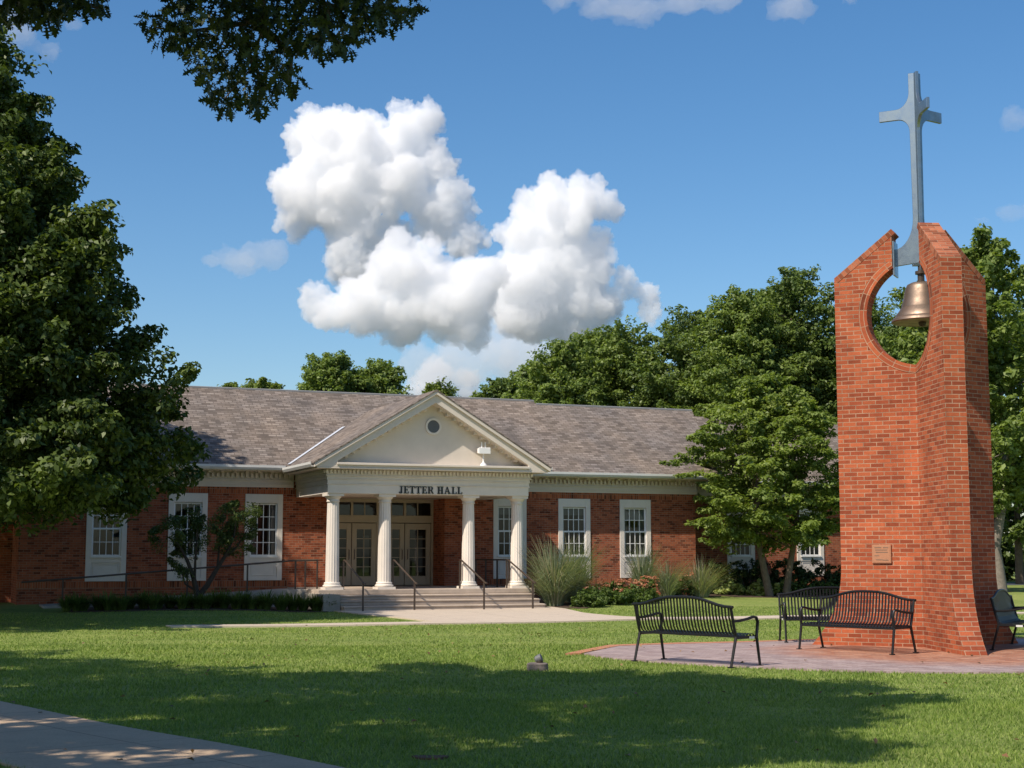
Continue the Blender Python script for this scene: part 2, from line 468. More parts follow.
def drape(name, outline, mat, dz, step=.5, thick=.1):
    """a sheet with the given outline laid over the lawn, with a short turned-down edge"""
    bm = bmesh.new()
    vs = [bm.verts.new((x, y, 0)) for x, y in outline]
    f = bm.faces.new(vs)
    xs = [p[0] for p in outline]; ys = [p[1] for p in outline]
    for a0, a1, nrm in ((min(xs), max(xs), (1, 0, 0)), (min(ys), max(ys), (0, 1, 0))):
        k = math.ceil(a0 / step) * step
        while k < a1:
            g = bm.verts[:] + bm.edges[:] + bm.faces[:]
            bmesh.ops.bisect_plane(bm, geom=g, plane_co=tuple(c * k for c in nrm), plane_no=nrm)
            k += step
    uv = bm.loops.layers.uv.new('metres')
    r = bmesh.ops.extrude_face_region(bm, geom=bm.faces[:])
    top = [v for v in r['geom'] if isinstance(v, bmesh.types.BMVert)]
    ts = set(top)
    for v in bm.verts:
        z = ground_z(v.co.x, v.co.y)
        v.co.z = z + dz if v in ts else z + dz - thick
    bmesh.ops.recalc_face_normals(bm, faces=bm.faces)
    for fc in bm.faces:
        for l in fc.loops: l[uv].uv = (l.vert.co.x, l.vert.co.y)
    me = bpy.data.meshes.new(name); bm.to_mesh(me); bm.free()
    me.materials.append(mat)
    o = bpy.data.objects.new(name, me); COL.objects.link(o)
    return o

def pts_uw(l): return [tuple(hp(u, w)[:2]) for u, w in l]

def walk_mat(name, base, dark, joint=1.5, ang=22, crack=True):
    m, nt, b = new_mat(name)
    tc = nt.nodes.new('ShaderNodeTexCoord')
    mp = nt.nodes.new('ShaderNodeMapping'); mp.inputs['Rotation'].default_value = (0, 0, -math.radians(ang)); L(nt, tc.outputs['Object'], mp.inputs[0])
    br = nt.nodes.new('ShaderNodeTexBrick'); br.offset = 0; L(nt, mp.outputs[0], br.inputs['Vector'])
    br.inputs['Scale'].default_value = 1; br.inputs['Brick Width'].default_value = joint; br.inputs['Row Height'].default_value = joint
    br.inputs['Mortar Size'].default_value = .006
    n1 = noise_tex(nt, 2.2, 6, .7, tc.outputs['Object']); n2 = noise_tex(nt, 45, 4, .75, tc.outputs['Object'])
    col = ramp(nt, n1.outputs[0], [(.25, dark), (.75, base)])
    col = mixc(nt, col, ramp(nt, n2.outputs[0], [(.3, (.78, .78, .78)), (.7, (1.14, 1.14, 1.14))]), .9, 'MULTIPLY')
    col = mixc(nt, col, tuple(x * .35 for x in dark), br.outputs['Fac'])
    # small dark spots: fallen acorn caps and dirt
    vo = nt.nodes.new('ShaderNodeTexVoronoi'); vo.inputs['Scale'].default_value = 1.9; L(nt, tc.outputs['Object'], vo.inputs['Vector'])
    col = mixc(nt, tuple(x * .3 for x in dark), col, ramp(nt, vo.outputs['Distance'], [(.035, (0, 0, 0)), (.06, (1, 1, 1))]))
    L(nt, col, b.inputs['Base Color']); b.inputs['Roughness'].default_value = .92
    bump(nt, b, n2.outputs[0], .4, .006)
    return m
M['walk'] = walk_mat('forecourt_concrete', (.60, .50, .39), (.50, .41, .32), 1.6, 22)
M['path'] = walk_mat('foreground_concrete', (.56, .41, .27), (.43, .315, .21), 1.5, -49.5)

# forecourt walk from the steps to the cross path
tag(drape('walkway', pts_uw([(-2.75, -1.2), (4.0, -1.2), (3.9, -2.4), (3.3, -5.0), (3.0, -8.0), (3.2, -8.85), (-2.35, -8.85)]), M['walk'], .02), kind='structure')
# thin path crossing the lawn in front of the hall
tag(drape('cross_path', pts_uw([(-8.6, -8.7), (-8.6, -9.35), (-3.3, -9.75), (3.0, -9.95), (9, -10.1), (22, -10.4), (22, -9.5), (9, -9.1), (3.3, -8.86), (-2.4, -8.86), (-3.4, -9.0)]), M['walk'], .024), kind='structure')
# foreground path, lower left
n_ = Vector((-.761, -.649, 0)); d_ = Vector((.649, -.761, 0)); p0 = Vector((-5.57, 16.6, 0))
pa = p0 - d_ * 22; pb = p0 + d_ * 16
tag(drape('foreground_path', [tuple(p[:2]) for p in (pa, pb, pb + n_ * 1.9, pa + n_ * 1.9)], M['path'], .012), kind='structure')
# road and pavement far right
tag(drape('road', pts_uw([(16, 12.5), (60, 12.5), (60, 16.5), (16, 16.5)]), M['asphalt'], .02, 2.0), kind='structure')
tag(drape('pavement', pts_uw([(16, 24), (70, 24), (70, 26), (16, 26)]), M['walk'], .02, 2.0), kind='structure')

# plaza round the tower
def plaza_mat():
    m, nt, b = new_mat('plaza_pavers')
    tc = nt.nodes.new('ShaderNodeTexCoord')
    mp = nt.nodes.new('ShaderNodeMapping'); mp.inputs['Rotation'].default_value = (0, 0, math.radians(30)); L(nt, tc.outputs['Object'], mp.inputs[0])
    br = nt.nodes.new('ShaderNodeTexBrick'); L(nt, mp.outputs[0], br.inputs['Vector'])
    br.inputs['Scale'].default_value = 1; br.inputs['Brick Width'].default_value = .22; br.inputs['Row Height'].default_value = .11; br.inputs['Mortar Size'].default_value = .005
    br.inputs['Color1'].default_value = (0, 0, 0, 1); br.inputs['Color2'].default_value = (1, 1, 1, 1)
    lil = ramp(nt, br.outputs['Color'], [(0, (.27, .195, .18)), (.5, (.345, .27, .255)), (1, (.42, .33, .30))])
    ter = ramp(nt, br.outputs['Color'], [(0, (.30, .12, .065)), (.5, (.40, .18, .10)), (1, (.46, .25, .16))])
    sub = nt.nodes.new('ShaderNodeVectorMath'); sub.operation = 'DISTANCE'; L(nt, tc.outputs['Object'], sub.inputs[0]); sub.inputs[1].default_value = (TC.x - .1, TC.y - 1.3, 0)
    n1 = noise_tex(nt, .9, 4, .6, tc.outputs['Object'])
    ad = nt.nodes.new('ShaderNodeMath'); ad.operation = 'MULTIPLY_ADD'; L(nt, n1.outputs[0], ad.inputs[0]); ad.inputs[1].default_value = 1.6; L(nt, sub.outputs['Value'], ad.inputs[2])
    fac = nt.nodes.new('ShaderNodeMapRange'); fac.inputs[1].default_value = 3.0; fac.inputs[2].default_value = 4.1; L(nt, ad.outputs[0], fac.inputs[0])
    col = mixc(nt, ter, lil, fac.outputs[0])
    col = mixc(nt, col, (.24, .17, .14), br.outputs['Fac'])
    n2 = noise_tex(nt, 3, 5, .7, tc.outputs['Object'])
    col = mixc(nt, col, ramp(nt, n2.outputs[0], [(.3, (.82, .82, .84)), (.7, (1.1, 1.08, 1.08))]), 1, 'MULTIPLY')
    L(nt, col, b.inputs['Base Color']); b.inputs['Roughness'].default_value = .8; b.inputs['Specular IOR Level'].default_value = .4
    bump(nt, b, br.outputs['Fac'], -.4, .005)
    return m
arc = []
pc = Vector((6.4, 26.1))
for a in np.linspace(196, 345, 40): arc.append((pc.x + 5.45 * math.cos(math.radians(a)), pc.y + 5.45 * math.sin(math.radians(a))))
back = [(12.2, 28.0), (8.5, 28.9), (6.6, 28.75), (4.9, 28.1), (3.2, 27.3), (1.87, 26.4)]
plaza_outline = arc + back
tag(drape('plaza', plaza_outline, plaza_mat(), .014), kind='structure')
# terracotta edging bricks on the far side and left tip
ed = [(12.2, 28.0), (8.5, 28.9), (6.6, 28.75), (4.9, 28.1), (3.2, 27.3), (1.87, 26.4), (1.12, 24.6)]
ed_out = [(12.3, 28.2), (8.5, 29.1), (6.55, 28.95), (4.82, 28.3), (3.05, 27.52), (1.68, 26.55), (.86, 24.55)]
M['edging'] = plain_mat('terracotta_edging', (.46, .20, .11), .9, .2, 8)
tag(drape('plaza_edging', ed + ed_out[::-1], M['edging'], .02), kind='structure')

# planting beds by the hall walls
tag(drape('planting_bed', pts_uw([(-9.9, -.9), (-9.9, .9), (-2.95, .9), (-2.95, -1.5), (-6, -1.3)]), M['soil'], .012), kind='structure')
tag(drape('planting_bed', pts_uw([(3.78, -1.9), (3.78, 3.4), (11.4, 3.4), (11.4, 1.6), (8.5, .4), (6, -.8), (4.6, -2.3)]), M['soil'], .012), kind='structure')
tag(drape('planting_bed', pts_uw([(11.7, 1.2), (11.7, 5.9), (24, 5.9), (24, 2.2), (17, .9), (13, .8)]), M['soil'], .012), kind='structure')

# ------------------------------------------------------------------ foliage tools
def leaf_arrays(pos, nrm, size, rng, aspect=.55, fold=.18, droop=None):
    n = len(pos)
    t = rng.normal(size=(n, 3))
    if droop is not None: t = t * .7 + droop
    nrm = nrm / (np.linalg.norm(nrm, axis=1, keepdims=True) + 1e-9)
    t -= nrm * (t * nrm).sum(1, keepdims=True)
    t /= (np.linalg.norm(t, axis=1, keepdims=True) + 1e-9)
    s = np.cross(nrm, t)
    size = size[:, None]
    a = pos - t * size * .5
    c = pos + t * size * .5
    b = pos + s * size * aspect * .5 + nrm * size * fold
    d = pos - s * size * aspect * .5 + nrm * size * fold
    co = np.stack([a, b, c, d], 1).reshape(-1, 3)
    idx = np.arange(n * 4, dtype=np.int32)
    return co, idx

def sprays_to_leaves(sprays, per, rng, size, squash=.75, up=.5, out=.5):
    """sprays: (base, tip, radius). Leaves gather round each spray and thin out at its tip"""
    P = []; Nn = []
    for a, b, R in sprays:
        a = np.array(a); b = np.array(b)
        k = int(per * rng.uniform(.7, 1.3))
        t = rng.uniform(0, 1, k) ** .9
        d = rng.normal(size=(k, 3)); d /= np.linalg.norm(d, axis=1, keepdims=True)
        r = R * (1 - .65 * t) * rng.uniform(.35, 1.0, k) ** .6
        off = d * r[:, None]; off[:, 2] *= squash
        P.append(a + (b - a) * t[:, None] + off)
        ax = (b - a) / (np.linalg.norm(b - a) + 1e-9)
        Nn.append(d * out + np.array([0, 0, up]) + ax * .15 + rng.normal(size=(k, 3)) * .45)
    P = np.concatenate(P); Nn = np.concatenate(Nn)
    sz = size * rng.uniform(.65, 1.3, len(P))
    return leaf_arrays(P, Nn, sz, rng)

def crown_sprays(rng, n, prof, z0, z1, R, length=1.2, rise=.35, inner=.25, squeeze=1.0, lump=.18, off=(0, 0)):
    """prof(h) gives the crown's radius at height fraction h"""
    out = []
    ph = rng.uniform(0, 6.28, 6)
    for i in range(n):
        for _ in range(30):
            h = rng.uniform(0, 1)
            if rng.uniform(0, 1) < prof(h) / max(prof(.0), prof(.3), prof(.5), prof(.15)) + .05: break
        a = rng.uniform(0, 2 * math.pi)
        lu = 1 + lump * (math.sin(3 * a + ph[0] + 9 * h) + .7 * math.sin(5 * a + ph[1] - 13 * h) + .6 * math.sin(2 * a + ph[2] + 21 * h))
        rr = prof(h) * lu * (rng.uniform(.72, 1.0) if rng.uniform(0, 1) > inner else rng.uniform(.15, .75))
        d = np.array([math.cos(a), math.sin(a) * squeeze, 0])
        c = np.array([off[0], off[1], z0 + (z1 - z0) * h]) + d * rr
        ln = length * rng.uniform(.6, 1.3)
        v = d + np.array([0, 0, rise + max(0, h - .8) * 1.6]); v += rng.normal(size=3) * .25; v /= np.linalg.norm(v)
        rad = R * rng.uniform(.65, 1.25)
        out.append((c - v * ln * .7, c + v * ln * .3, rad))
    return out

def limbs(mb, base, sprays, rng, k, r0, frac=.45):
    """limbs from a trunk axis (list of points) out to some sprays"""
    pts = [Vector(p) for p in base]
    pick = rng.choice(len(sprays), min(k, len(sprays)), replace=False)
    zt = pts[-1].z
    for i in pick:
        tip = Vector(sprays[i][0])
        # leave the trunk lower than the spray
        z = max(pts[0].z + (zt - pts[0].z) * .3, min(zt, tip.z - (tip - pts[0]).xy.length * frac))
        j = 0
        while j < len(pts) - 2 and pts[j + 1].z < z: j += 1
        seg = pts[j + 1] - pts[j]; f = min(1, max(0, (z - pts[j].z) / max(seg.z, 1e-3)))
        s = pts[j] + seg * f
        mid = s.lerp(tip, .5) + Vector((rng.normal() * .12, rng.normal() * .12, .18 * (tip - s).length * .5))
        mb.tube([s, s.lerp(mid, .5) + Vector((0, 0, .05)), mid, tip], [r0, r0 * .75, r0 * .5, r0 * .2], 6)

def tree(name, label, cat, loc, trunk, sprays, per, size, leafm, bark, seed, limb_n=14, limb_r=.08, group=None, squash=.75, up=.5, trunk_name='trunk'):
    rng = np.random.default_rng(seed)
    root = empty(name, loc)
    tag(root, label, cat, group)
    for tr in trunk:
        mb = MB(); mb.tube([p for p, r in tr], [r for p, r in tr], 10)
        limbs(mb, [p for p, r in tr], sprays, rng, limb_n // len(trunk), limb_r)
        mb.build(trunk_name, bark, root, smooth=True)
    co, idx = sprays_to_leaves(sprays, per, rng, size, squash, up)
    mesh_arrays('crown', co, 4, idx, leafm, root)
    return root
# ------------------------------------------------------------------ clouds (real far-off bodies of vapour)
FPX, PITCH = 1500.0, math.radians(6.466)
def sky_point(px, py, dist):
    v = 384.0 - py
    r = Vector((px - 512.0, FPX * math.cos(PITCH) - v * math.sin(PITCH), v * math.cos(PITCH) + FPX * math.sin(PITCH)))
    return Vector((0, 0, 1.6)) + r * (dist / r.y)

def fbm(p, o=4):
    return mnoise.fractal(p, 1.0, 2.0, o)

def make_cloud(name, lobes, dist, label, density, voxel=2.9, seed=1, rough=1.0, depth=0.8, color=(.978, .987, 1), aniso=0.0, flat=1.0):
    rng = random.Random(seed)
    k = dist / FPX
    base = sky_point(*lobes[0][:2], dist)
    bm = bmesh.new()
    for (px, py, r) in lobes:
        R = r * k
        c = sky_point(px, py, dist) - base
        c.y += rng.uniform(-.4, .4) * R * depth
        bmesh.ops.create_icosphere(bm, subdivisions=2, radius=R * .86, matrix=Matrix.Translation(c) @ Matrix.Diagonal((1, depth, flat, 1)))
        n = int(16 * rough)
        for i in range(n):
            d = Vector((rng.gauss(0, 1), rng.gauss(0, 1) - .5, rng.gauss(0, 1) + .25)).normalized()
            rr = R * rng.uniform(.22, .42)
            cc = c + Vector((d.x, d.y * depth, d.z * flat)) * R * rng.uniform(.66, .84)
            bmesh.ops.create_icosphere(bm, subdivisions=1, radius=rr, matrix=Matrix.Translation(cc))
    me = bpy.data.meshes.new(name)
    bm.to_mesh(me); bm.free()
    tmp = bpy.data.objects.new('cloud_tmp', me)
    COL.objects.link(tmp)
    md = tmp.modifiers.new('r', 'REMESH')
    md.mode = 'VOXEL'
    md.voxel_size = voxel
    dg = bpy.context.evaluated_depsgraph_get()
    ev = tmp.evaluated_get(dg)
    me2 = bpy.data.meshes.new_from_object(ev)
    bpy.data.objects.remove(tmp)
    for amp in (1, 2):
        n = len(me2.vertices)
        co = np.empty(n * 3, np.float32); me2.vertices.foreach_get('co', co); co = co.reshape(-1, 3)
        no = np.empty(n * 3, np.float32); me2.vertices.foreach_get('normal', no); no = no.reshape(-1, 3)
        off = Vector((seed * 13.7, 0, 0))
        disp = np.empty(n, np.float32)
        for i in range(n):
            p = Vector(co[i])
            if amp == 1:
                disp[i] = (abs(mnoise.noise(p / (42 * k) + off)) * 2.2 - .5) * 8 * k + (abs(mnoise.noise(p / (17 * k) + off)) * 2 - .45) * 4.5 * k
            else:
                disp[i] = (abs(mnoise.noise(p / (8 * k) + off)) * 2 - .4) * 3.8 * k + (abs(mnoise.noise(p / (3.6 * k) + off)) * 2 - .4) * 2.7 * k
        co += no * disp[:, None] * rough
        me2.vertices.foreach_set('co', co.ravel())
        me2.update()
        if amp == 1:
            tmp = bpy.data.objects.new('cloud_tmp', me2); COL.objects.link(tmp)
            md = tmp.modifiers.new('r', 'REMESH'); md.mode = 'VOXEL'; md.voxel_size = voxel
            dg = bpy.context.evaluated_depsgraph_get()
            me2 = bpy.data.meshes.new_from_object(tmp.evaluated_get(dg))
            bpy.data.objects.remove(tmp)
    me2.shade_smooth()
    o = bpy.data.objects.new(name, me2)
    o.location = base
    COL.objects.link(o)
    m = bpy.data.materials.new(name + '_vapour')
    m.use_nodes = True
    nt = m.node_tree
    nt.nodes.clear()
    out = nt.nodes.new('ShaderNodeOutputMaterial')
    sc = nt.nodes.new('ShaderNodeVolumeScatter')
    sc.inputs['Color'].default_value = (*color, 1)
    sc.inputs['Density'].default_value = density
    sc.inputs['Anisotropy'].default_value = aniso
    nt.links.new(sc.outputs[0], out.inputs['Volume'])
    me2.materials.clear(); me2.materials.append(m)
    tag(o, label, 'cloud', 'cumulus clouds beyond the hall', 'structure')
    return o
scene.cycles.volume_bounces = 32
scene.cycles.volume_step_rate = 4
CLOUD_D = 2200.0
make_cloud('cloud', [(350,155,50),(310,138,34),(410,134,34),(428,124,20),(372,142,34),(305,195,38),(350,205,50),(395,180,48),(440,215,38),(385,245,40),(425,165,32),(470,235,24),(350,262,30),(295,215,24)], CLOUD_D+500,
    'tall white cumulus cloud highest over the hall with a shaded grey underside', 0.045, seed=1)
make_cloud('cloud', [(312,295,18),(362,308,36),(408,276,42),(445,303,46),(472,287,34),(400,318,34),(342,312,26),(470,318,28)], CLOUD_D,
    'low white cumulus cloud directly above the portico gable', 0.05, seed=2)
make_cloud('cloud', [(560,222,42),(590,200,28),(548,198,24),(528,245,34),(570,262,48),(530,300,50),(578,300,46),(622,278,13),(632,293,10),(650,305,18),(610,300,16)], CLOUD_D+200,
    'towering white cumulus cloud right of the gable reaching down to the trees', 0.045, seed=3)
make_cloud('cloud', [(520,352,44),(465,362,36),(570,350,36),(420,365,26)], CLOUD_D+500, 'thin grey-blue cloud base below the two large white clouds', .011, seed=6, voxel=5, rough=.8)
make_cloud('cloud', [(440,385,20),(465,382,18),(415,392,16)], CLOUD_D+900, 'small bright cloud showing just above the gable apex', .03, seed=4)

# thin wisps of vapour
for sd, lobes, den, lb in ((11, [(245,262,26),(215,260,16),(275,258,18)], .006, 'faint grey wisp of cloud low at the left above the roof'),
        (12, [(560,-2,22),(640,8,30),(720,2,26),(790,4,26),(850,-4,18),(600,6,24),(680,6,26)], .006, 'long thin cloud along the top edge of the sky'),
        (13, [(20,38,24),(45,50,14),(5,20,20),(75,28,12)], .006, 'ragged thin cloud at the upper left corner'),
        (14, [(1015,118,16),(1030,122,20)], .005, 'thin cloud touching the right edge beside the cross'),
        (15, [(1012,212,18),(1035,210,20),(985,222,10)], .004, 'pale wisp of cloud above the trees at the right edge')):
    make_cloud('cloud', [(a, b, r) for a, b, r in lobes], CLOUD_D + 800, lb, den, voxel=9.0, seed=sd, flat=.5, depth=1.0)

# ------------------------------------------------------------------ the brick hall (local x along the front, y into the building)
hall = empty('brick_hall', HALL, HA)
tag(hall, 'long red brick hall with grey shingle roof and white columned portico', 'building')
PW = 3.5            # plane of the front wall
def wall_strip(mb, u0, u1, w0, w1, z0, z1, holes):
    """a wall with rectangular openings, made of cells that butt together"""
    us = sorted(set([u0, u1] + [h for o in holes for h in o[:2]]))
    for a, b in zip(us[:-1], us[1:]):
        m = (a + b) / 2
        hs = sorted([(o[2], o[3]) for o in holes if o[0] < m < o[1]])
        z = z0
        for lo, hi in hs:
            if lo > z: mb.box(a, b, w0, w1, z, lo)
            z = hi
        if z < z1: mb.box(a, b, w0, w1, z, z1)
WIN = [(-9.04, -7.86), (-6.64, -5.46), (-4.30, -3.12), (3.94, 5.12), (6.28, 7.46), (8.57, 9.75)]
holes = [(a + .03, b - .03, .82, 3.42) for a, b in WIN] + [(-1.6, 2.24, .5, 3.4)]
mb = MB(); wall_strip(mb, -10.95, 11.5, PW, PW + .3, -.4, 4.15, holes)
mb.box(-10.95, -10.65, PW + .3, 11.4, -.4, 4.15); mb.box(11.2, 11.5, PW + .3, 11.4, -.4, 4.15)
mb.box(-10.65, 11.2, 11.1, 11.4, -.4, 4.15)
# door recess cheeks and ceiling
mb.box(-1.9, -1.6, PW + .3, 4.75, .5, 3.4); mb.box(2.24, 2.54, PW + .3, 4.75, .5, 3.4)
mb.build('wall', M['brick'], hall)
# setback wings
WIN2 = [(14.19, 15.37), (17.21, 18.40), (20.2, 21.38)]
mb = MB(); wall_strip(mb, 11.5, 24, 6.0, 6.3, -.4, 4.15, [(a + .03, b - .03, .82, 3.42) for a, b in WIN2])
mb.box(23.7, 24, 6.3, 13, -.4, 4.15); mb.box(11.5, 23.7, 13, 13.3, -.4, 4.15)
mb.build('wall', M['brick'], hall); mb = MB()
wall_strip(mb, -24, -10.95, 6.0, 6.3, -.4, 4.15, [])
mb.box(-24, -23.7, 6.3, 13, -.4, 4.15); mb.box(-23.7, -10.95, 13, 13.3, -.4, 4.15)
mb.build('wall', M['brick'], hall)
# soldier courses, proud of the wall by a few millimetres
def band(z0, z1, spans, w, name='brick_band'):
    for a, b in spans:
        mb = MB(); mb.box(a, b, w - .006, w + .05, z0, z1); mb.build(name, M['soldier'], hall)
def gaps(u0, u1, wins):
    out = []; c = u0
    for a, b in wins: out.append((c, a)); c = b
    out.append((c, u1)); return out
band(3.46, 3.66, [(-10.95, -2.45), (3.62, 11.5)], PW)
band(.585, .785, [(-10.95, -2.9), (3.8, 11.5)], PW)
band(3.46, 3.66, [(11.5, 24), (-24, -10.96)], 6.0)
band(.585, .785, [(11.5, 24)], 6.0)
# dark rooms behind the glass
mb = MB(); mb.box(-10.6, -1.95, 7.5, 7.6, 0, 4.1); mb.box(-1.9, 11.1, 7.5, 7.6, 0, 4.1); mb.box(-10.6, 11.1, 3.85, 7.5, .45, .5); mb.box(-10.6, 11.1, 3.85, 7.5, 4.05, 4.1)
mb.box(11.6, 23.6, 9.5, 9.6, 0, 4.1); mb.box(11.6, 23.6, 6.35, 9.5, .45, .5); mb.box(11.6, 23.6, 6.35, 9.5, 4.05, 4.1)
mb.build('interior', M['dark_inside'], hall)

def window(a, b, w, seed):
    """white boarded surround with an eight-over-eight sash and a panel below"""
    rg = random.Random(seed)
    f = MB(); p = .035; t = .165
    f.box(a, a + t, w - p, w + .12, .79, 3.45); f.box(b - t, b, w - p, w + .12, .79, 3.45)
    f.box(a + t, b - t, w - p, w + .12, 3.17, 3.45); f.box(a + t, b - t, w - p, w + .12, 1.34, 1.50)
    f.box(a + t, b - t, w - p, w + .12, .79, .90)
    f.box(a + t, b - t, w - .004, w + .10, .90, 1.34)
    # panel moulding
    for q in ((a+t+.05, b-t-.05, .94, .965), (a+t+.05, b-t-.05, 1.275, 1.30)): f.box(q[0], q[1], w - .02, w - .002, q[2], q[3])
    f.box(a+t+.05, a+t+.075, w-.02, w-.002, .965, 1.275); f.box(b-t-.075, b-t-.05, w-.02, w-.002, .965, 1.275)
    fr = f.build('window', M['white'], hall, bevel=.006)
    s = MB(); x0, x1 = a + t + .002, b - t - .002
    zb, zm, zt = 1.56, 2.36, 3.15
    s.box(x0 - .02, x1 + .02, w - .085, w - .036, 1.495, 1.545)                      # sill nose
    for (lo, hi, ww) in ((zb, zm, w + .01), (zm, zt, w + .045)):
        s.box(x0, x0 + .045, ww, ww + .04, lo - .04, hi + .01); s.box(x1 - .045, x1, ww, ww + .04, lo - .04, hi + .01)
        s.box(x0 + .045, x1 - .045, ww, ww + .04, lo - .04, lo + .02); s.box(x0 + .045, x1 - .045, ww, ww + .04, hi - .03, hi + .01)
        gx0, gx1 = x0 + .045, x1 - .045
        for i in range(1, 4):
            c = gx0 + (gx1 - gx0) * i / 4; s.box(c - .011, c + .011, ww + .006, ww + .032, lo + .02, hi - .03)
        c = (lo + hi) / 2 - .005
        for i in range(4):
            l = gx0 + (gx1 - gx0) * i / 4 + .011; r = gx0 + (gx1 - gx0) * (i + 1) / 4 - .011
            s.box(l, r, ww + .008, ww + .030, c - .011, c + .011)
    s.build('sash', M['sash'], fr)
    g = MB(); g.poly([(x0+.03, w+.028, zb-.03), (x1-.03, w+.028, zb-.03), (x1-.03, w+.028, zm), (x0+.03, w+.028, zm)], [(0,1,2,3)])
    g.poly([(x0+.03, w+.064, zm-.02), (x1-.03, w+.064, zm-.02), (x1-.03, w+.064, zt), (x0+.03, w+.064, zt)], [(0,1,2,3)])
    g.build('pane', M['glass'], fr)
    # folded curtains at the sides and a blind at the top
    c = MB()
    cw = rg.uniform(.10, .26); cw2 = rg.uniform(.10, .28)
    for (l, r) in ((x0, x0 + cw), (x1 - cw2, x1)):
        n = 14
        vs = []
        for i in range(n + 1):
            x = l + (r - l) * i / n; y = w + .2 + .035 * math.sin(i * 1.9)
            vs += [(x, y, zb - .05), (x, y, zt)]
        c.poly(vs, [(2*i, 2*i+2, 2*i+3, 2*i+1) for i in range(n)])
        c.build('curtain', M['curtain'], fr); c = MB()
    bl = rg.choice([.0, .25, .4])
    if bl: c.box(x0, x1, w + .13, w + .135, zt - bl, zt + .02); c.build('blind', M['curtain'], fr)
for i, (a, b) in enumerate(WIN): window(a, b, PW, i)
for i, (a, b) in enumerate(WIN2): window(a, b, 6.0, 20 + i)

# doors: four glazed leaves with transoms
DW = 4.6
edges = [-1.42, -.56, .32, 1.25, 2.16]
f = MB()
f.box(-1.6, -1.42, DW, DW + .12, .57, 3.4); f.box(2.16, 2.24, DW, DW + .12, .57, 3.4)
f.box(-1.42, 2.16, DW, DW + .12, 3.28, 3.4); f.box(-1.42, 2.16, DW, DW + .12, 2.62, 2.86)
for i in (1, 2, 3): f.box(edges[i] - .04, edges[i] + .04, DW, DW + .12, 2.86, 3.28)
for i in range(4):
    c = (edges[i] + edges[i + 1]) / 2; f.box(c - .015, c + .015, DW + .03, DW + .09, 2.86, 3.28)
f.box(edges[2] - .05, edges[2] + .05, DW, DW + .12, .57, 2.62)
fr = f.build('door_frame', M['tan'], hall, bevel=.006)
g = MB()
for i in range(4): g.poly([(edges[i]+.02, DW+.06, 2.85), (edges[i+1]-.02, DW+.06, 2.85), (edges[i+1]-.02, DW+.06, 3.29), (edges[i]+.02, DW+.06, 3.29)], [(0,1,2,3)])
g.build('pane', M['glass'], fr)
for i in range(4):
    a, b = edges[i] + .012, edges[i + 1] - .012
    if i == 1: b -= .04
    if i == 2: a += .04
    d = MB(); st = .16; y0, y1 = DW + .02, DW + .07
    d.box(a, a + st, y0, y1, .59, 2.6); d.box(b - st, b, y0, y1, .59, 2.6)
    d.box(a + st, b - st, y0, y1, 2.4, 2.6); d.box(a + st, b - st, y0, y1, .59, .88)
    gl, gr = a + st, b - st; m = (gl + gr) / 2
    d.box(m - .012, m + .012, y0 + .01, y1 - .01, .88, 2.4)
    for k in range(1, 5):
        z = .88 + 1.52 * k / 5
        d.box(gl, m - .012, y0 + .012, y1 - .012, z - .012, z + .012); d.box(m + .012, gr, y0 + .012, y1 - .012, z - .012, z + .012)
    do = d.build('door', M['tan'], hall, bevel=.004)
    p = MB(); p.poly([(gl-.01, DW+.045, .87), (gr+.01, DW+.045, .87), (gr+.01, DW+.045, 2.41), (gl-.01, DW+.045, 2.41)], [(0,1,2,3)]); p.build('pane', M['glass'], do)
    hx = (b - .08) if i % 2 == 0 else (a + .08)
    h = MB(); h.tube([(hx, y0, 1.75), (hx, y0 - .05, 1.73), (hx, y0 - .05, 1.45), (hx, y0, 1.43)], .012, 6); h.build('handle', M['bronze_rail'], do, smooth=True)
# notices and curtains seen through the door glass
for x in (-.1, 1.75):
    c = MB(); c.box(x, x + .22, DW + .30, DW + .305, 1.0, 2.2); c.build('curtain', M['curtain'], hall)

# portico ceiling, entablature
CX = .46
mb = MB(); mb.box(-2.45, 3.37, -.05, PW - .01, 3.40, 3.46); mb.box(-1.6, 2.24, PW - .01, DW, 3.402, 3.458)
mb.build('portico_ceiling', M['cream'], hall)
uL, uR = -2.70, 3.62
mb = MB()
def ring(z0, z1, o, back=PW - .002):
    """front beam and two returns, projecting o beyond the beam face"""
    mb.box(uL - o, uR + o, -.30 - o, .20, z0, z1)
    mb.box(uL - o, uL + .35, .20, back, z0, z1); mb.box(uR - .35, uR + o, .20, back, z0, z1)
ring(3.36, 3.62, 0); ring(3.62, 3.65, .03); ring(3.65, 3.76, .012); ring(3.76, 3.79, .045); ring(3.79, 3.86, .03); ring(3.86, 3.89, .075); ring(3.89, 4.06, .05)
mb.build('entablature', M['white'], hall, bevel=.004)
mb = MB()
x = uL - .08
while x < uR + .05:
    mb.box(x, x + .06, -.30 - .115, -.30 - .051, 3.935, 4.035); x += .115
y = -.30
while y < 2.8:
    mb.box(uL - .115, uL - .051, y, y + .06, 3.935, 4.035); mb.box(uR + .051, uR + .115, y, y + .06, 3.935, 4.035); y += .115
mb.build('dentils', M['white'], hall)
# flat cornice over the beam
mb = MB(); mb.box(-3.14, 4.08, -.72, .0, 4.06, 4.10); mb.box(-2.55, 3.48, -.70, .0, 4.10, 4.24); mb.box(-2.55, 3.48, -.76, -.702, 4.17, 4.235)
mb.box(-3.14, uL + .3, 0, PW, 4.06, 4.10); mb.box(uR - .3, 4.08, 0, PW, 4.06, 4.10)
mb.build('cornice', M['cream'], hall, bevel=.006)
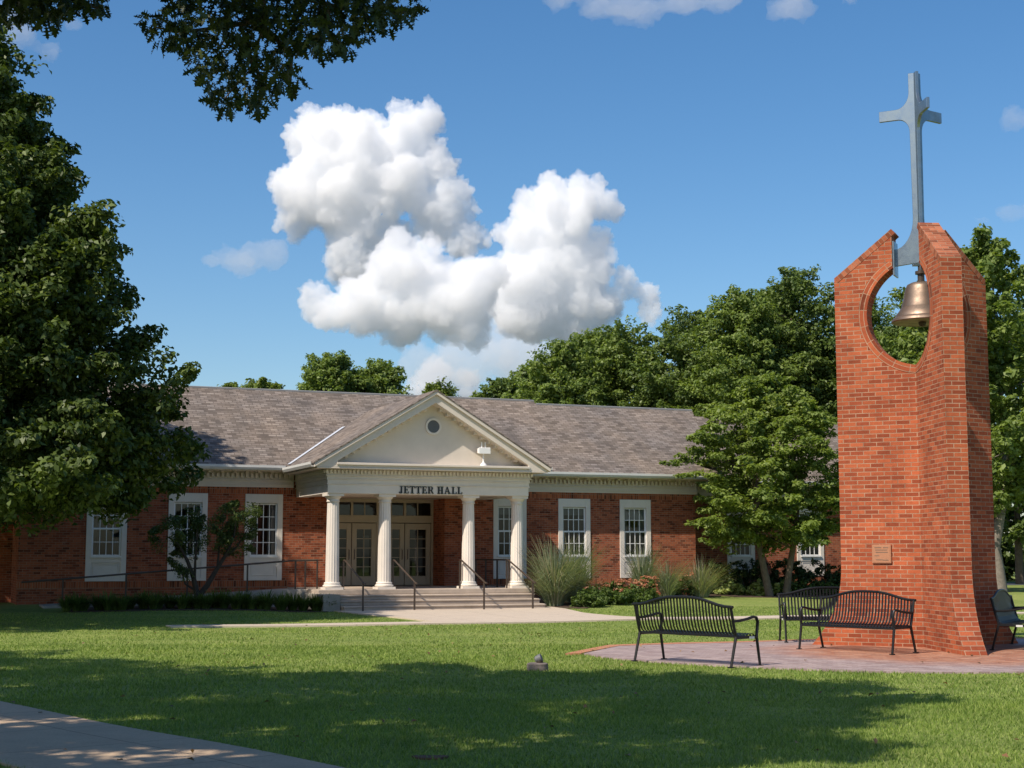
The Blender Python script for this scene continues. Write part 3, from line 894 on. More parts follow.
# tympanum wall
def gz(u): return 6.44 - .6 * abs(u - CX)
mb = MB(); mb.extrude([(-2.9, 4.12), (3.82, 4.12), (CX, 6.2)], -.28, -.15, 'y'); mb.build('tympanum', M['cream'], hall)
# raking cornices with boxed ends
for s in (-1, 1):
    mb = MB()
    e = CX + s * 3.66
    def sx(u): return u
    top = [(e, gz(e) - .03), (CX, gz(CX) - .03)]
    prof = [(e, gz(e) - .03), (CX, gz(CX) - .03), (CX, gz(CX) - .37), (CX + s * 2.98, gz(CX + s * 2.98) - .37), (CX + s * 2.98, 4.102), (e, 4.102)]
    if s < 0: prof = prof[::-1]
    mb.extrude(prof, -.72, -.06, 'y')
    # thin upper moulding, proud of the board
    pr = [(e - s * -.03, gz(e) - .05), (CX, gz(CX) - .012), (CX, gz(CX) - .12), (e - s * -.03, gz(e) - .15)]
    pr[0] = (e + s * .03, gz(e) - .05)
    pr[3] = (e + s * .03, gz(e) - .16)
    if s < 0: pr = pr[::-1]
    mb.extrude(pr, -.80, -.722, 'y')
    o = mb.build('raking_cornice', M['cream'], hall, bevel=.006)
    md = MB()
    k = .25
    while k < 2.85:
        u = CX + s * k; z = gz(u) - .372
        md.extrude([(u - .045, z - .075 + .027 * s * 0), (u + .045, z - .075), (u + .045, z + .03), (u - .045, z + .03)], -.52, -.282, 'y'); k += .22
    md.build('modillions', M['cream'], hall)
# round vent
mb = MB()
n = 40
for (r0, r1, y0, y1) in ((.19, .25, -.33, -.281),):
    A = []
    for i in range(n):
        a = 2 * math.pi * i / n
        for r, y in ((r0, y0), (r1, y0), (r1, y1), (r0, y1)): A.append((.53 + r * math.cos(a), y, 5.40 + r * math.sin(a)))
    fs = []
    for i in range(n):
        j = (i + 1) % n
        for k in range(4): fs.append((4*i+k, 4*j+k, 4*j+(k+1)%4, 4*i+(k+1)%4))
    mb.poly(A, fs)
vr = mb.build('round_vent', M['white'], hall, smooth=True)
mb = MB()
mb.lathe([(.19, 0), (.19, .01)], 0, 0, 32); mb.v = [(.53 + x, -.295 + z, 5.40 + y) for x, y, z in mb.v]
for k in range(-4, 5):
    z = k * .04; h = math.sqrt(max(.0, .185 ** 2 - z * z))
    mb.poly([(.53 - h, -.298, 5.40 + z + .016), (.53 + h, -.298, 5.40 + z + .016), (.53 + h, -.32, 5.40 + z - .012), (.53 - h, -.32, 5.40 + z - .012)], [(0, 1, 2, 3)])
mb.build('louvre', M['vent'], vr)

# wing friezes, soffits, gutters
def wing_cornice(u0, u1, w, dent=True):
    mb = MB(); dn = MB()
    mb.box(u0, u1, w - .05, w, 3.66, 4.17); mb.box(u0, u1, w - .075, w - .052, 3.73, 3.77); mb.box(u0, u1, w - .09, w - .052, 3.86, 3.90)
    mb.box(u0, u1, w - .60, w - .052, 4.14, 4.17)
    if dent:
        x = u0 + .02
        while x < u1 - .08: dn.box(x, x + .07, w - .15, w - .052, 3.96, 4.08); x += .15
        x = u0 + .05
        while x < u1 - .12: dn.box(x, x + .10, w - .30, w - .16, 4.09, 4.138); x += .385
    mb.build('frieze', M['cream'], hall, bevel=.004); dn.build('dentils', M['cream'], hall)
wing_cornice(-10.95, uL - .09, PW); wing_cornice(uR + .09, 11.5, PW); wing_cornice(11.55, 24, 6.0); wing_cornice(-24, -11, 6.0)
mb = MB(); mb.box(11.5, 11.55, PW - .05, 6.0, 3.66, 4.17); mb.box(11.5, 12.05, PW - .6, 6.0 - .6, 4.141, 4.171)
mb.build('frieze', M['cream'], hall, bevel=.004)
GP = [(0, .0), (.09, .0), (.13, .07), (.13, .14), (.115, .14), (.10, .03), (0, .03)]
def gutter(u0, u1, w): gt = MB(); gt.extrude([(w - p, 4.17 + q) for p, q in GP], u0, u1, 'x'); gt.build('gutter', M['gutter'], hall)
gutter(-11.3, -3.22, PW - .6); gutter(4.16, 12.1, PW - .6); gutter(12.15, 24.3, 5.4); gutter(-24.3, -11.3, 5.4)
# gable side gutters
for s, u in ((-1, CX - 3.66), (1, CX + 3.66)):
    gt = MB(); gt.extrude([(u + s * p, 4.10 + q) for p, q in GP], -.70, PW - .73, 'y'); gt.build('gutter', M['gutter'], hall)

# roofs
SL = .63; EV = 4.31; EW = PW - .66
def mz(w): return EV + SL * (w - EW)
def roof_slab(mb, quad, t=.05):
    n = (Vector(quad[1]) - Vector(quad[0])).cross(Vector(quad[2]) - Vector(quad[0])).normalized()
    if n.z < 0: n = -n
    top = [Vector(p) for p in quad]; bot = [p - Vector((0, 0, t)) for p in top]; k = len(quad)
    mb.poly(top + bot, [tuple(range(k)), tuple(range(2*k-1, k-1, -1))] + [(i, (i+1) % k, (i+1) % k + k, i + k) for i in range(k)])
mb = MB()
r1 = 7.32; r2 = 7.10
roof_slab(mb, [(-11.3, EW, EV), (7.0, EW, EV), (7.0, r1, mz(r1)), (-11.3, r1, mz(r1))])
roof_slab(mb, [(7.0, EW, EV - .002), (12.1, EW, EV - .002), (13.4, r2, mz(r2)), (7.0, r2, mz(r2))])
roof_slab(mb, [(12.1, EW, EV - .004), (13.42, r2, mz(r2) - .004), (13.4, 11.6, EV - .004), (12.1, 11.6, EV)])
roof_slab(mb, [(7.0, r1, mz(r1)), (-11.3, r1, mz(r1)), (-11.3, 11.75, EV + .1), (7.0, 11.75, EV + .1)])
roof_slab(mb, [(13.4, r2, mz(r2)), (7.0, r2, mz(r2)), (7.0, 11.75, EV), (13.4, 11.75, EV)])
mb.extrude([(EW + .3, 4.12), (11.5, 4.12), (r1, mz(r1) - .06)], -10.95, -10.7, 'x')
# setback wings' roofs
for u0, u1 in ((12.0, 24.4), (-24.4, -11.2)):
    e2 = 5.34; rr = 9.7
    roof_slab(mb, [(u0, e2, EV - .01), (u1, e2, EV - .01), (u1, rr, EV - .01 + SL * (rr - e2)), (u0, rr, EV - .01 + SL * (rr - e2))])
    roof_slab(mb, [(u0, rr, EV - .01 + SL * (rr - e2)), (u1, rr, EV - .01 + SL * (rr - e2)), (u1, 14, EV), (u0, 14, EV)])
# gable over the portico, running back into the main slope
zr = gz(CX) + .02; wr = EW + (zr - EV) / SL; 
for s in (-1, 1):
    e = CX + s * 3.72; ze = zr - .6 * 3.72; uv0 = CX + s * (zr - EV - .03) / .6
    q = [(e, -.82, ze), (CX, -.82, zr), (CX, wr + .05, zr), (uv0, EW + .05, EV + .03), (e, EW + .03, ze)]
    roof_slab(mb, q, .04)
mb.build('roof', M['shingle'], hall)
# ridge caps and valley flashing
mb = MB()
mb.tube([(-11.3, r1, mz(r1) + .0), (7.0, r1, mz(r1) + .0)], .045, 6); mb.tube([(7.0, r2, mz(r2)), (13.4, r2, mz(r2))], .045, 6)
mb.build('ridge_cap', M['vent'], hall)
mb = MB()
for s in (-1,):
    A = []
    for z in (EV + .03, EV + 1.45):
        u = CX + s * (zr - z) / .6; w = EW + (z - EV) / SL
        A.append((u, w, z))
    (u0, w0, z0), (u1, w1, z1) = A
    h = .07
    mb.poly([(u0 - h, w0, z0 + .02), (u1 - h, w1, z1 + .02), (u1 + .01, w1 - .02, z1 + .03), (u0 + .01, w0 - .02, z0 + .03)], [(0, 1, 2, 3)])
    mb.poly([(u0 + .01, w0 - .02, z0 + .03), (u1 + .01, w1 - .02, z1 + .03), (u1 + h, w1 - .02, z1 + .03 + .6 * (h - .01)), (u0 + h, w0 - .02, z0 + .03 + .6 * (h - .01))], [(0, 1, 2, 3)])
mb.build('valley_flashing', M['flashing'], hall)

# fluted columns
for u in (-2.45, -.87, 1.77, 3.36):
    base = MB(); base.box(u - .27, u + .27, -.27, .27, .572, .64)
    base.lathe([(.255, .64), (.275, .665), (.275, .69), (.25, .71), (.235, .72), (.235, .735), (.245, .75), (.235, .77), (.225, .785)], u, 0, 40)
    shaft = MB(); prof = []
    for k in range(13):
        t = k / 12; prof.append((.200 - .030 * t ** 1.6, .785 + 2.33 * t))
    shaft.lathe(prof, u, 0, 80, flute=lambda i, k: (1 - .06 * abs(math.sin(i * math.pi / 5))))
    cap = MB()
    cap.lathe([(.182, 3.115), (.20, 3.12), (.20, 3.135), (.184, 3.145), (.184, 3.20), (.20, 3.21), (.235, 3.25), (.245, 3.28)], u, 0, 40)
    cap.box(u - .26, u + .26, -.26, .26, 3.28, 3.357)
    c = shaft.build('column', M['white'], hall, smooth=True)
    base.build('column_base', M['white'], c, smooth=True, bevel=.004); cap.build('capital', M['white'], c, smooth=True, bevel=.004)

# porch slab and steps
mb = MB(); mb.box(-2.95, 3.8, -.36, PW, .43, .57); mb.box(-1.6, 2.24, PW, DW + .1, .43, .569); mb.box(-2.9, 3.76, -.30, PW - .02, -.2, .43)
mb.build('porch_floor', M['step'], hall, bevel=.012)
for k, (w0, w1) in enumerate(((-1.65, -1.20), (-1.23, -.78), (-.81, -.31))):
    z = .1425 * (k + 1)
    mb = MB(); mb.box(-2.55, 3.62, w0, w1, z - .05, z); mb.box(-2.53, 3.60, w0 + .025, w1, z - .25 if k == 0 else z - .1425, z - .05)
    mb.build('step', M['step'], hall, bevel=.012)
# ramp slab to the left of the porch
mb = MB(); mb.extrude([(-10.4, -.1), (-2.95, -.1), (-2.95, .562), (-3.4, .562), (-10.4, .165)], 1.0, 2.4, 'y')
mb.build('ramp', M['slab_grey'], hall, bevel=.01)
mb = MB(); mb.box(-3.05, -2.56, -1.3, .9, -.1, .46)
mb.build('porch_cheek', M['slab_grey'], hall)

# lettering over the entrance: JETTER HALL
def glyph(ch):
    B = lambda a, b, c, d: [(a, b), (c, b), (c, d), (a, d)]
    if ch == 'J': return [B(.26, .16, .46, 1), B(.12, .93, .60, 1), [(.46, .17), (.46, .08), (.36, -.02), (.16, -.04), (.02, .06), (.02, .2), (.14, .22), (.18, .08), (.26, .08), (.27, .17)]], .58
    if ch == 'E': return [B(.1, 0, .31, 1), B(0, .92, .66, 1), B(.59, .74, .66, .93), B(.3, .46, .54, .54), B(.48, .37, .54, .63), B(0, 0, .70, .08), B(.62, .07, .70, .27)], .72
    if ch == 'T': return [B(.28, 0, .49, 1), B(.0, .92, .77, 1), B(0, .74, .08, .93), B(.69, .74, .77, .93), B(.16, 0, .61, .07)], .77
    if ch == 'R': return [B(.1, 0, .31, 1), B(0, 0, .41, .07), B(0, .93, .52, 1), B(.3, .46, .52, .54), [(.5, 1), (.66, .96), (.75, .84), (.75, .66), (.66, .50), (.5, .46), (.5, .54), (.55, .6), (.56, .7), (.56, .8), (.54, .9), (.5, .93)], [(.40, .48), (.60, .50), (.86, .0), (.64, .0)]], .86
    if ch == 'H': return [B(.1, 0, .31, 1), B(.57, 0, .78, 1), B(.3, .46, .58, .54), B(0, 0, .4, .07), B(.48, 0, .88, .07), B(0, .93, .4, 1), B(.48, .93, .88, 1)], .88
    if ch == 'A': return [[(.1, 0), (.18, 0), (.44, .86), (.40, 1), (.38, 1)], [(.38, 1), (.50, 1), (.88, 0), (.65, 0)], B(.2, .28, .68, .36), B(0, 0, .3, .06), B(.54, 0, .98, .06)], .98
    if ch == 'L': return [B(.1, 0, .31, 1), B(0, .93, .42, 1), B(0, 0, .70, .08), B(.62, .07, .70, .3)], .72
x = 0; placed = []
for ch in 'JETTER HALL':
    if ch == ' ': x += .42; continue
    st, wd = glyph(ch); placed.append((ch, st, x)); x += wd + .10
sc_ = 2.02 / x
for ch, st, gx_ in placed:
    mb = MB()
    for i, p in enumerate(st):
        mb.extrude([(-.54 + (gx_ + a) * sc_, 3.385 + b * .212) for a, b in p], -.328 - .0012 * i, -.3005, 'y')
    mb.build('letter', M['letter'], hall)

# floodlight fixed in the pediment
fl = empty('floodlight', (2.07, -.48, 4.24), 0, hall)
mb = MB(); mb.lathe([(.11, 0), (.10, .04), (.04, .10), (.022, .14), (.022, .36)], 0, 0, 16); mb.build('stand', M['sash'], fl, smooth=True)
mb = MB(); mb.box(-.17, .17, -.1, .08, .38, .53); mb.box(-.19, .19, -.12, -.1, .36, .55); mb.build('lamp_head', M['sash'], fl, bevel=.015)
mb = MB(); mb.box(-.07, -.045, -.02, .02, .55, .72); mb.box(.045, .07, -.02, .02, .55, .72); mb.build('bracket', M['sash'], fl)

# ------------------------------------------------------------------ handrails
def post_box(mb, x, y, z0, z1, t=.022): mb.box(x - t, x + t, y - t, y + t, z0, z1)
RL = ['dark metal stair handrail nearest the leftmost column', 'dark metal stair handrail in front of the second column from the left',
      'dark metal stair handrail in front of the third column from the left', 'dark metal stair handrail beside the tall grass clump at the right of the steps']
rail0 = None
for i, u in enumerate((-2.13, -.62, 1.48, 3.0)):
    if rail0 is None:
        r = empty('stair_handrail', hp(u, 0), HA)
        mb = MB(); mb.tube([(0, -.02, 1.36), (0, -.10, 1.42), (0, -.22, 1.41), (0, -2.02, .84), (0, -2.2, .78), (0, -2.32, .775)], .026, 8); mb.build('rail', M['bronze_rail'], r, smooth=True)
        mb = MB(); post_box(mb, 0, -2.10, -.02, .79); mb.build('post', M['bronze_rail'], r)
        mb = MB(); post_box(mb, 0, -.06, .56, 1.39); mb.build('post', M['bronze_rail'], r)
        rail0 = r
    else:
        r = copy_tree(rail0); r.location = hp(u, 0)
    tag(r, RL[i], 'handrail', 'handrails on the entrance steps')
gr = empty('porch_guard_rail', hp(3.22, 0), HA)
tag(gr, 'dark metal guard rail along the right side of the porch floor', 'railing')
mb = MB(); mb.tube([(0, .25, 1.42), (0, 3.3, 1.42)], .026, 8); mb.build('rail', M['bronze_rail'], gr, smooth=True)
for y in (.3, 1.3, 2.3, 3.2):
    mb = MB(); post_box(mb, 0, y, .565, 1.40); mb.build('post', M['bronze_rail'], gr)
rr_ = empty('ramp_railing', hp(0, 1.06), HA)
tag(rr_, 'long dark railing sloping down the ramp left of the porch', 'railing')
def railz(u): return 1.42 if u > -3.3 else 1.41 + (u + 3.3) * .0765
mb = MB(); mb.tube([(-11.0, .0, railz(-11.0) - .0), (-10.5, 0, railz(-10.5)), (-3.3, 0, 1.41), (-2.6, 0, 1.42)], .028, 8); mb.build('rail', M['bronze_rail'], rr_, smooth=True)
for u in (-9.89, -8.17, -6.45, -4.71, -3.28, -2.98, -2.62):
    mb = MB(); post_box(mb, u, 0, .1 if u < -4 else .5, railz(u) - .01); mb.build('post', M['bronze_rail'], rr_)

# ------------------------------------------------------------------ bell tower: three brick fins at 120 degrees
tower = empty('bell_tower', TC)
tag(tower, 'tall orange brick bell tower of three fins with a round opening', 'tower')
HOLE_Z, HOLE_R, T2, RI, RO = 5.81, .93, .18, .46, 1.50
SH, TP = 6.52, 7.33
flare = []
for k in range(9):
    t = k / 8
    flare.append((RO + .56 * (1 - t) ** 2.4, 1.45 * t))
def fin_profile():
    p = [(0.0, -.1), (flare[0][0], -.1)] + flare + [(RO, SH), (RI, TP)]
    a0 = math.asin(RI / HOLE_R)
    p.append((RI, HOLE_Z + HOLE_R * math.cos(a0)))
    n = 28
    for k in range(1, n + 1):
        a = a0 + (math.pi - a0) * k / n
        p.append((HOLE_R * math.sin(a) if k < n else 0.0, HOLE_Z + HOLE_R * math.cos(a)))
    return p
FINS = [153.5, 33.5, -86.5]
for d in FINS:
    fr = empty('fin', (0, 0, 0), math.radians(d), tower)
    # brickwork of the fin itself
    mb = MB()
    pr = fin_profile(); n = len(pr)
    A = [(p, -T2, q) for p, q in pr]; B = [(p, T2, q) for p, q in pr]
    mb.poly(A + B, [tuple(range(n)), tuple(range(2*n-1, n-1, -1))] + [(i, i+n, (i+1) % n + n, (i+1) % n) for i in range(n)])
    body = mb.build('brickwork', M['tower_brick'], fr)
    # running bond measured from the tower axis outwards
    uvl = body.data.uv_layers[0].data
    for poly in body.data.polygons:
        if abs(poly.normal.y) > .9:
            for li in poly.loop_indices:
                c = body.data.vertices[body.data.loops[li].vertex_index].co; uvl[li].uv = (c.x + .12, c.z)
        elif poly.normal.x > .5 and poly.normal.z < .8:
            for li in poly.loop_indices:
                c = body.data.vertices[body.data.loops[li].vertex_index].co; uvl[li].uv = (c.y + .055, c.z * 1.0)
    # ring of bricks on end round the opening, proud of both faces
    rg = MB(); rn = 30; a0 = math.asin(RI / HOLE_R) - .02
    for s in (-1, 1):
        y0, y1 = (s * (T2 + .005), s * (T2 - .03))
        V = []
        for k in range(rn + 1):
            a = a0 + (math.pi - a0) * k / rn
            for r, y in ((HOLE_R + .004, y0), (HOLE_R + .15, y0), (HOLE_R + .15, y1), (HOLE_R + .004, y1)):
                V.append((max(0.0, r * math.sin(a)), y, HOLE_Z + r * math.cos(a)))
        F = []
        for k in range(rn):
            for m_ in range(4): F.append((4*k+m_, 4*k+4+m_, 4*k+4+(m_+1) % 4, 4*k+(m_+1) % 4))
        F += [(0, 1, 2, 3), (4*rn+3, 4*rn+2, 4*rn+1, 4*rn)]
        rg.poly(V, F)
    ro = rg.build('arch_ring', M['tower_rowlock'], fr)
    uvl = ro.data.uv_layers[0].data
    for poly in ro.data.polygons:
        for li in poly.loop_indices:
            c = ro.data.vertices[ro.data.loops[li].vertex_index].co
            a = math.atan2(c.x, c.z - HOLE_Z); r = math.hypot(c.x, c.z - HOLE_Z)
            uvl[li].uv = ((r - HOLE_R) * 1.0 + .02, a * 1.02)
    # sloping cap course
    cp = MB(); L2 = math.hypot(RO - RI, TP - SH); tx, tz_ = (RI - RO) / L2, (TP - SH) / L2; nx_, nz_ = tz_, -tx
    def pt(s, h): return (RO + tx * s + nx_ * h, SH + tz_ * s + nz_ * h)
    cp.extrude([pt(-.0, .004), pt(L2, .004), pt(L2, -.10), pt(0, -.10)][::-1], -T2 - .006, T2 + .006, 'y')
    co_ = cp.build('cap_course', M['tower_cap'], fr)
    uvl = co_.data.uv_layers[0].data
    for poly in co_.data.polygons:
        for li in poly.loop_indices:
            c = co_.data.vertices[co_.data.loops[li].vertex_index].co
            s = (c.x - RO) * tx + (c.z - SH) * tz_
            uvl[li].uv = (c.y + .05 if abs(poly.normal.y) < .9 else (c.x - RO) * nx_ + (c.z - SH) * nz_ + .0, s)
# plaque on the left fin
an = math.radians(153.5)
mb = MB(); mb.box(-.165, .165, -.03, 0, -.16, .16); mb.box(-.15, .15, -.034, -.03, -.145, .145)
pl = mb.build('plaque', M['plaque'], tower, bevel=.004)
PL_R, PL_Z = .78, 1.60
pl.location = (math.cos(an) * PL_R - math.sin(an) * (T2 + .002), math.sin(an) * PL_R + math.cos(an) * (T2 + .002), PL_Z)
pl.rotation_euler = (0, 0, an - math.pi)
# fine raised rules stand where the plaque's small text is too small to read
mb = MB()
for k, (a, b) in enumerate(((-.12, .0), (.03, .12), (-.11, .1), (-.1, .11), (-.12, -.04), (-.10, .02), (.02, .12))):
    z = (.11, .11, .07, .03, -.03, -.10, -.105)[k]; mb.box(a, b, -.0365, -.0342, z - .006, z + .006)
rules = mb.build('raised_text', M['bell'], pl)

# steel cross standing in the gap between the fins
cross = empty('steel_cross', TC)
tag(cross, 'tall grey steel cross with three curved arms on top of the bell tower', 'cross')
CB, CT, AZ0, AZ1, AR, BR = 6.72, 10.17, 9.34, 9.53, .65, .115
for d in FINS:
    pr = []
    for k in range(9):                                      # foot flare
        a = math.pi / 2 * k / 8
        pr.append((RI - .01 - (RI - BR) * math.sin(a) , 6.98 + .55 * (1 - math.cos(a))))
    foot = [(0, CB), (RI - .01, CB - .04)] + pr
    up = []
    for k in range(9):                                      # under the arm
        a = math.pi / 2 * k / 8; up.append((BR + .2 * (1 - math.cos(a)), AZ0 - .25 + .25 * math.sin(a)))
    ov = []
    for k in range(9):
        a = math.pi / 2 * k / 8; ov.append((BR + .24 * (1 - math.sin(a)), AZ1 + .30 * (1 - math.cos(a))))
    poly = foot + up + [(AR, AZ0), (AR, AZ1)] + ov + [(BR, CT), (0, CT)]
    mb = MB(); mb.extrude(poly, -.028, .028, 'y')
    o = mb.build('arm_plate', M['steel'], cross, bevel=.004); o.rotation_euler = (0, 0, math.radians(d))
    mb = MB(); mb.box(RI - .035, RI - .005, -.16, .16, 6.50, 7.12); o = mb.build('wall_plate', M['steel'], cross, bevel=.004); o.rotation_euler = (0, 0, math.radians(d))

bell = empty('bell', TC + Vector((0, 0, 0)))
tag(bell, 'weathered bronze bell hanging in the round opening of the tower', 'bell')
mb = MB(); mb.lathe([(.40, 5.655), (.46, 5.645), (.475, 5.66), (.465, 5.70), (.44, 5.725), (.415, 5.74), (.405, 5.78), (.36, 5.84), (.325, 5.90), (.315, 5.91), (.313, 5.93), (.295, 6.0), (.275, 6.10), (.262, 6.18), (.258, 6.19), (.256, 6.21), (.245, 6.24), (.24, 6.27), (.215, 6.32), (.15, 6.355), (.07, 6.37)], 0, 0, 48)
mb.v = [(x * 1.12, y * 1.12, z) for x, y, z in mb.v]; mb.build('bell_body', M['bell'], bell, smooth=True)
mb = MB(); mb.lathe([(.06, 6.37), (.06, 6.50), (.10, 6.51), (.10, 6.56), (.05, 6.57), (.05, 6.69)], 0, 0, 16); mb.build('crown', M['bronze_rail'], bell, smooth=True)
mb = MB(); mb.lathe([(.02, 5.98), (.02, 5.72), (.06, 5.68), (.07, 5.63), (.05, 5.58), (.01, 5.565)], 0, 0, 12); mb.build('clapper', M['bronze_rail'], bell, smooth=True)
mb = MB(); mb.box(-.14, .14, -.04, .04, 6.655, 6.70); mb.build('hanger', M['steel'], bell)

# ------------------------------------------------------------------ benches: local +y is the way the sitter looks
def make_bench(Lb):
    root = empty('park_bench')
    h = Lb / 2
    def top(x): return .80 + .115 * math.cos(math.pi * x / Lb) ** 1.0 if abs(x) < h else .80
    def topz(x):
        t = abs(x) / h
        return .79 + .115 * (0.5 + 0.5 * math.cos(math.pi * min(1, t * 1.06) ** 1.45))
    # curved ribbon of each slat: back leaning, rolled into the seat
    n = 30
    bk = MB(); st = MB()
    for i in range(n):
        x = -h + .045 + (Lb - .09) * i / (n - 1)
        zt = topz(x)
        w = .014; t = .005
        path = [(-.30, zt), (-.285, zt - .14), (-.262, .60), (-.235, .50), (-.20, .435), (-.15, .405), (-.08, .40)]
        A = []
        for (y, z) in path: A += [(x - w, y, z), (x + w, y, z), (x + w, y + t, z + t * .3), (x - w, y + t, z + t * .3)]
        F = []
        for k in range(len(path) - 1):
            for m_ in range(4): F.append((4*k+m_, 4*k+4+m_, 4*k+4+(m_+1) % 4, 4*k+(m_+1) % 4))
        bk.poly(A, F)
        path = [(-.08, .40), (.02, .405), (.12, .42), (.19, .425), (.225, .41), (.235, .38)]
        A = []
        for (y, z) in path: A += [(x - w, y, z), (x + w, y, z), (x + w, y, z + t), (x - w, y, z + t)]
        F = [(0, 1, 2, 3), (4*len(path)-1, 4*len(path)-2, 4*len(path)-3, 4*len(path)-4)]
        for k in range(len(path) - 1):
            for m_ in range(4): F.append((4*k+m_, 4*k+4+m_, 4*k+4+(m_+1) % 4, 4*k+(m_+1) % 4))
        st.poly(A, F)
    bk.tube([(-h - .035, -.30, topz(h) - .005)] + [(-h + Lb * k / 16, -.302, topz(-h + Lb * k / 16)) for k in range(17)] + [(h + .035, -.30, topz(h) - .005)], .021, 8)
    bk.build('backrest', M['black'], root)
    st.tube([(-h, .235, .375), (h, .235, .375)], .016, 6); st.tube([(-h, -.19, .40), (h, -.19, .40)], .016, 6)
    st.box(-h, h, -.02, .02, .375, .392)
    st.build('seat', M['black'], root)
    for s in (-1, 1):
        x = s * h
        mb = MB(); mb.tube([(x, -.30, topz(h)), (x, -.245, .55), (x, -.20, .40)], .02, 6); mb.tube([(x, -.20, .385), (x, .235, .385)], .02, 6)
        mb.build('end_frame', M['black'], root)
        mb = MB(); mb.tube([(x, .235, .39), (x, .30, 0.012)], [.021, .018], 6); mb.box(x - .03, x + .03, .27, .34, .0, .014); mb.build('leg', M['black'], root)
        mb = MB(); mb.tube([(x, -.20, .40), (x, -.31, .012)], [.021, .018], 6); mb.box(x - .03, x + .03, -.35, -.28, .0, .014); mb.build('leg', M['black'], root)
        mb = MB(); mb.tube([(x, -.262, .60), (x, -.12, .605), (x, .05, .625), (x, .17, .65), (x, .235, .64), (x, .265, .58), (x, .25, .48), (x, .235, .39)], .019, 8, 1.25)
        mb.build('armrest', M['black'], root, smooth=True)
        if s > 0:
            mb = MB(); mb.box(x + .021, x + .025, .06, .16, .365, .395); mb.build('maker_plate', M['gutter'], root)
    root.scale = (1.07, 1.07, 1.07)
    return root
b0 = make_bench(1.70)
def place(b, x, y, deg):
    b.location = (x, y, .014 + 0.0); b.rotation_euler = (0, 0, math.radians(deg))
# deg: rotation that turns +y to the facing direction
G = 'metal benches round the bell tower'
place(b0, 2.69, 22.2, -47); tag(b0, 'black slatted bench at the left tip of the plaza seen from behind', 'bench', G)
BN = [(5.66, 25.0, 132, 'black slatted bench facing us directly in front of the brick tower wall'),
      (5.86, 27.75, 180, 'black slatted bench half hidden behind the one in front of the tower'),
      (8.70, 25.9, -118, 'black slatted bench seen end-on right of the tower at the picture edge')]
for x, y, dg, lb in BN:
    b = copy_tree(b0); place(b, x, y, dg); tag(b, lb, 'bench', G)

# small ground floodlight on a concrete pad in the lawn
gl = empty('ground_light', (.355, 21.2, 0.0)); tag(gl, 'small grey ground light tilted on a low concrete pad in the lawn', 'light')
mb = MB(); mb.lathe([(.15, -.02), (.15, .05), (.145, .06), (.15, .065), (.145, .085), (.12, .095)], 0, 0, 20); mb.build('pad', M['stone'], gl, smooth=True, bevel=.004)
mb = MB(); mb.lathe([(.045, .09), (.05, .12), (.035, .14)], 0.03, 0, 12)
mb.build('swivel', M['bronze_rail'], gl, smooth=True)
mb = MB(); mb.lathe([(.04, -.08), (.075, -.05), (.085, .03), (.09, .08), (.075, .085)], 0, 0, 20); lh = mb.build('lamp_head', M['lens'], gl, smooth=True)
lh.scale = (.62, .62, .62); lh.location = (.01, 0, .15); lh.rotation_euler = (math.radians(12), math.radians(66), 0)

# ------------------------------------------------------------------ trees
def interp(tab):
    xs = [a for a, b in tab]; ys = [b for a, b in tab]
    return lambda h: float(np.interp(h, xs, ys))

# the big dark tree at the left
rng = np.random.default_rng(5)
prof = interp([(0, 3.9), (.05, 4.7), (.10, 4.9), (.18, 4.6), (.28, 3.7), (.5, 3.3), (.62, 2.7), (.75, 1.5), (.87, .45), (1, .05)])
sp = crown_sprays(rng, 740, prof, 2.8, 14.4, .68, 1.45, rise=.35, inner=.35, lump=.12)
tree('large_shade_tree', 'large dark green tree filling the left edge in front of the hall', 'tree', (-12.4, 34.2, 0),
     [[((0, 0, -.2), .38), ((.05, 0, 1.2), .30), ((0, .05, 3), .26), ((.1, 0, 6), .2), ((0, 0, 10), .12), ((0, 0, 14), .04)]],
     sp, 270, .165, M['leaf_big'], M['bark'], 6, 40, .09, squash=.7, up=.45)

rng = np.random.default_rng(15)
sp = crown_sprays(rng, 640, interp([(0, 3.4), (.15, 4.4), (.4, 4.6), (.7, 4.2), (.9, 2.6), (1, .8)]), 2.6, 14.5, .8, 1.5, inner=.35, lump=.12)
tree('large_shade_tree', 'tree outside the left edge shading the left end of the hall', 'tree', (-16.7, 39.8, 0),
     [[((0, 0, -.2), .36), ((0, 0, 3), .26), ((0, 0, 8), .16), ((0, 0, 13), .04)]],
     sp, 130, .24, M['leaf_big'], M['bark'], 16, 20, .09, squash=.7, up=.45)

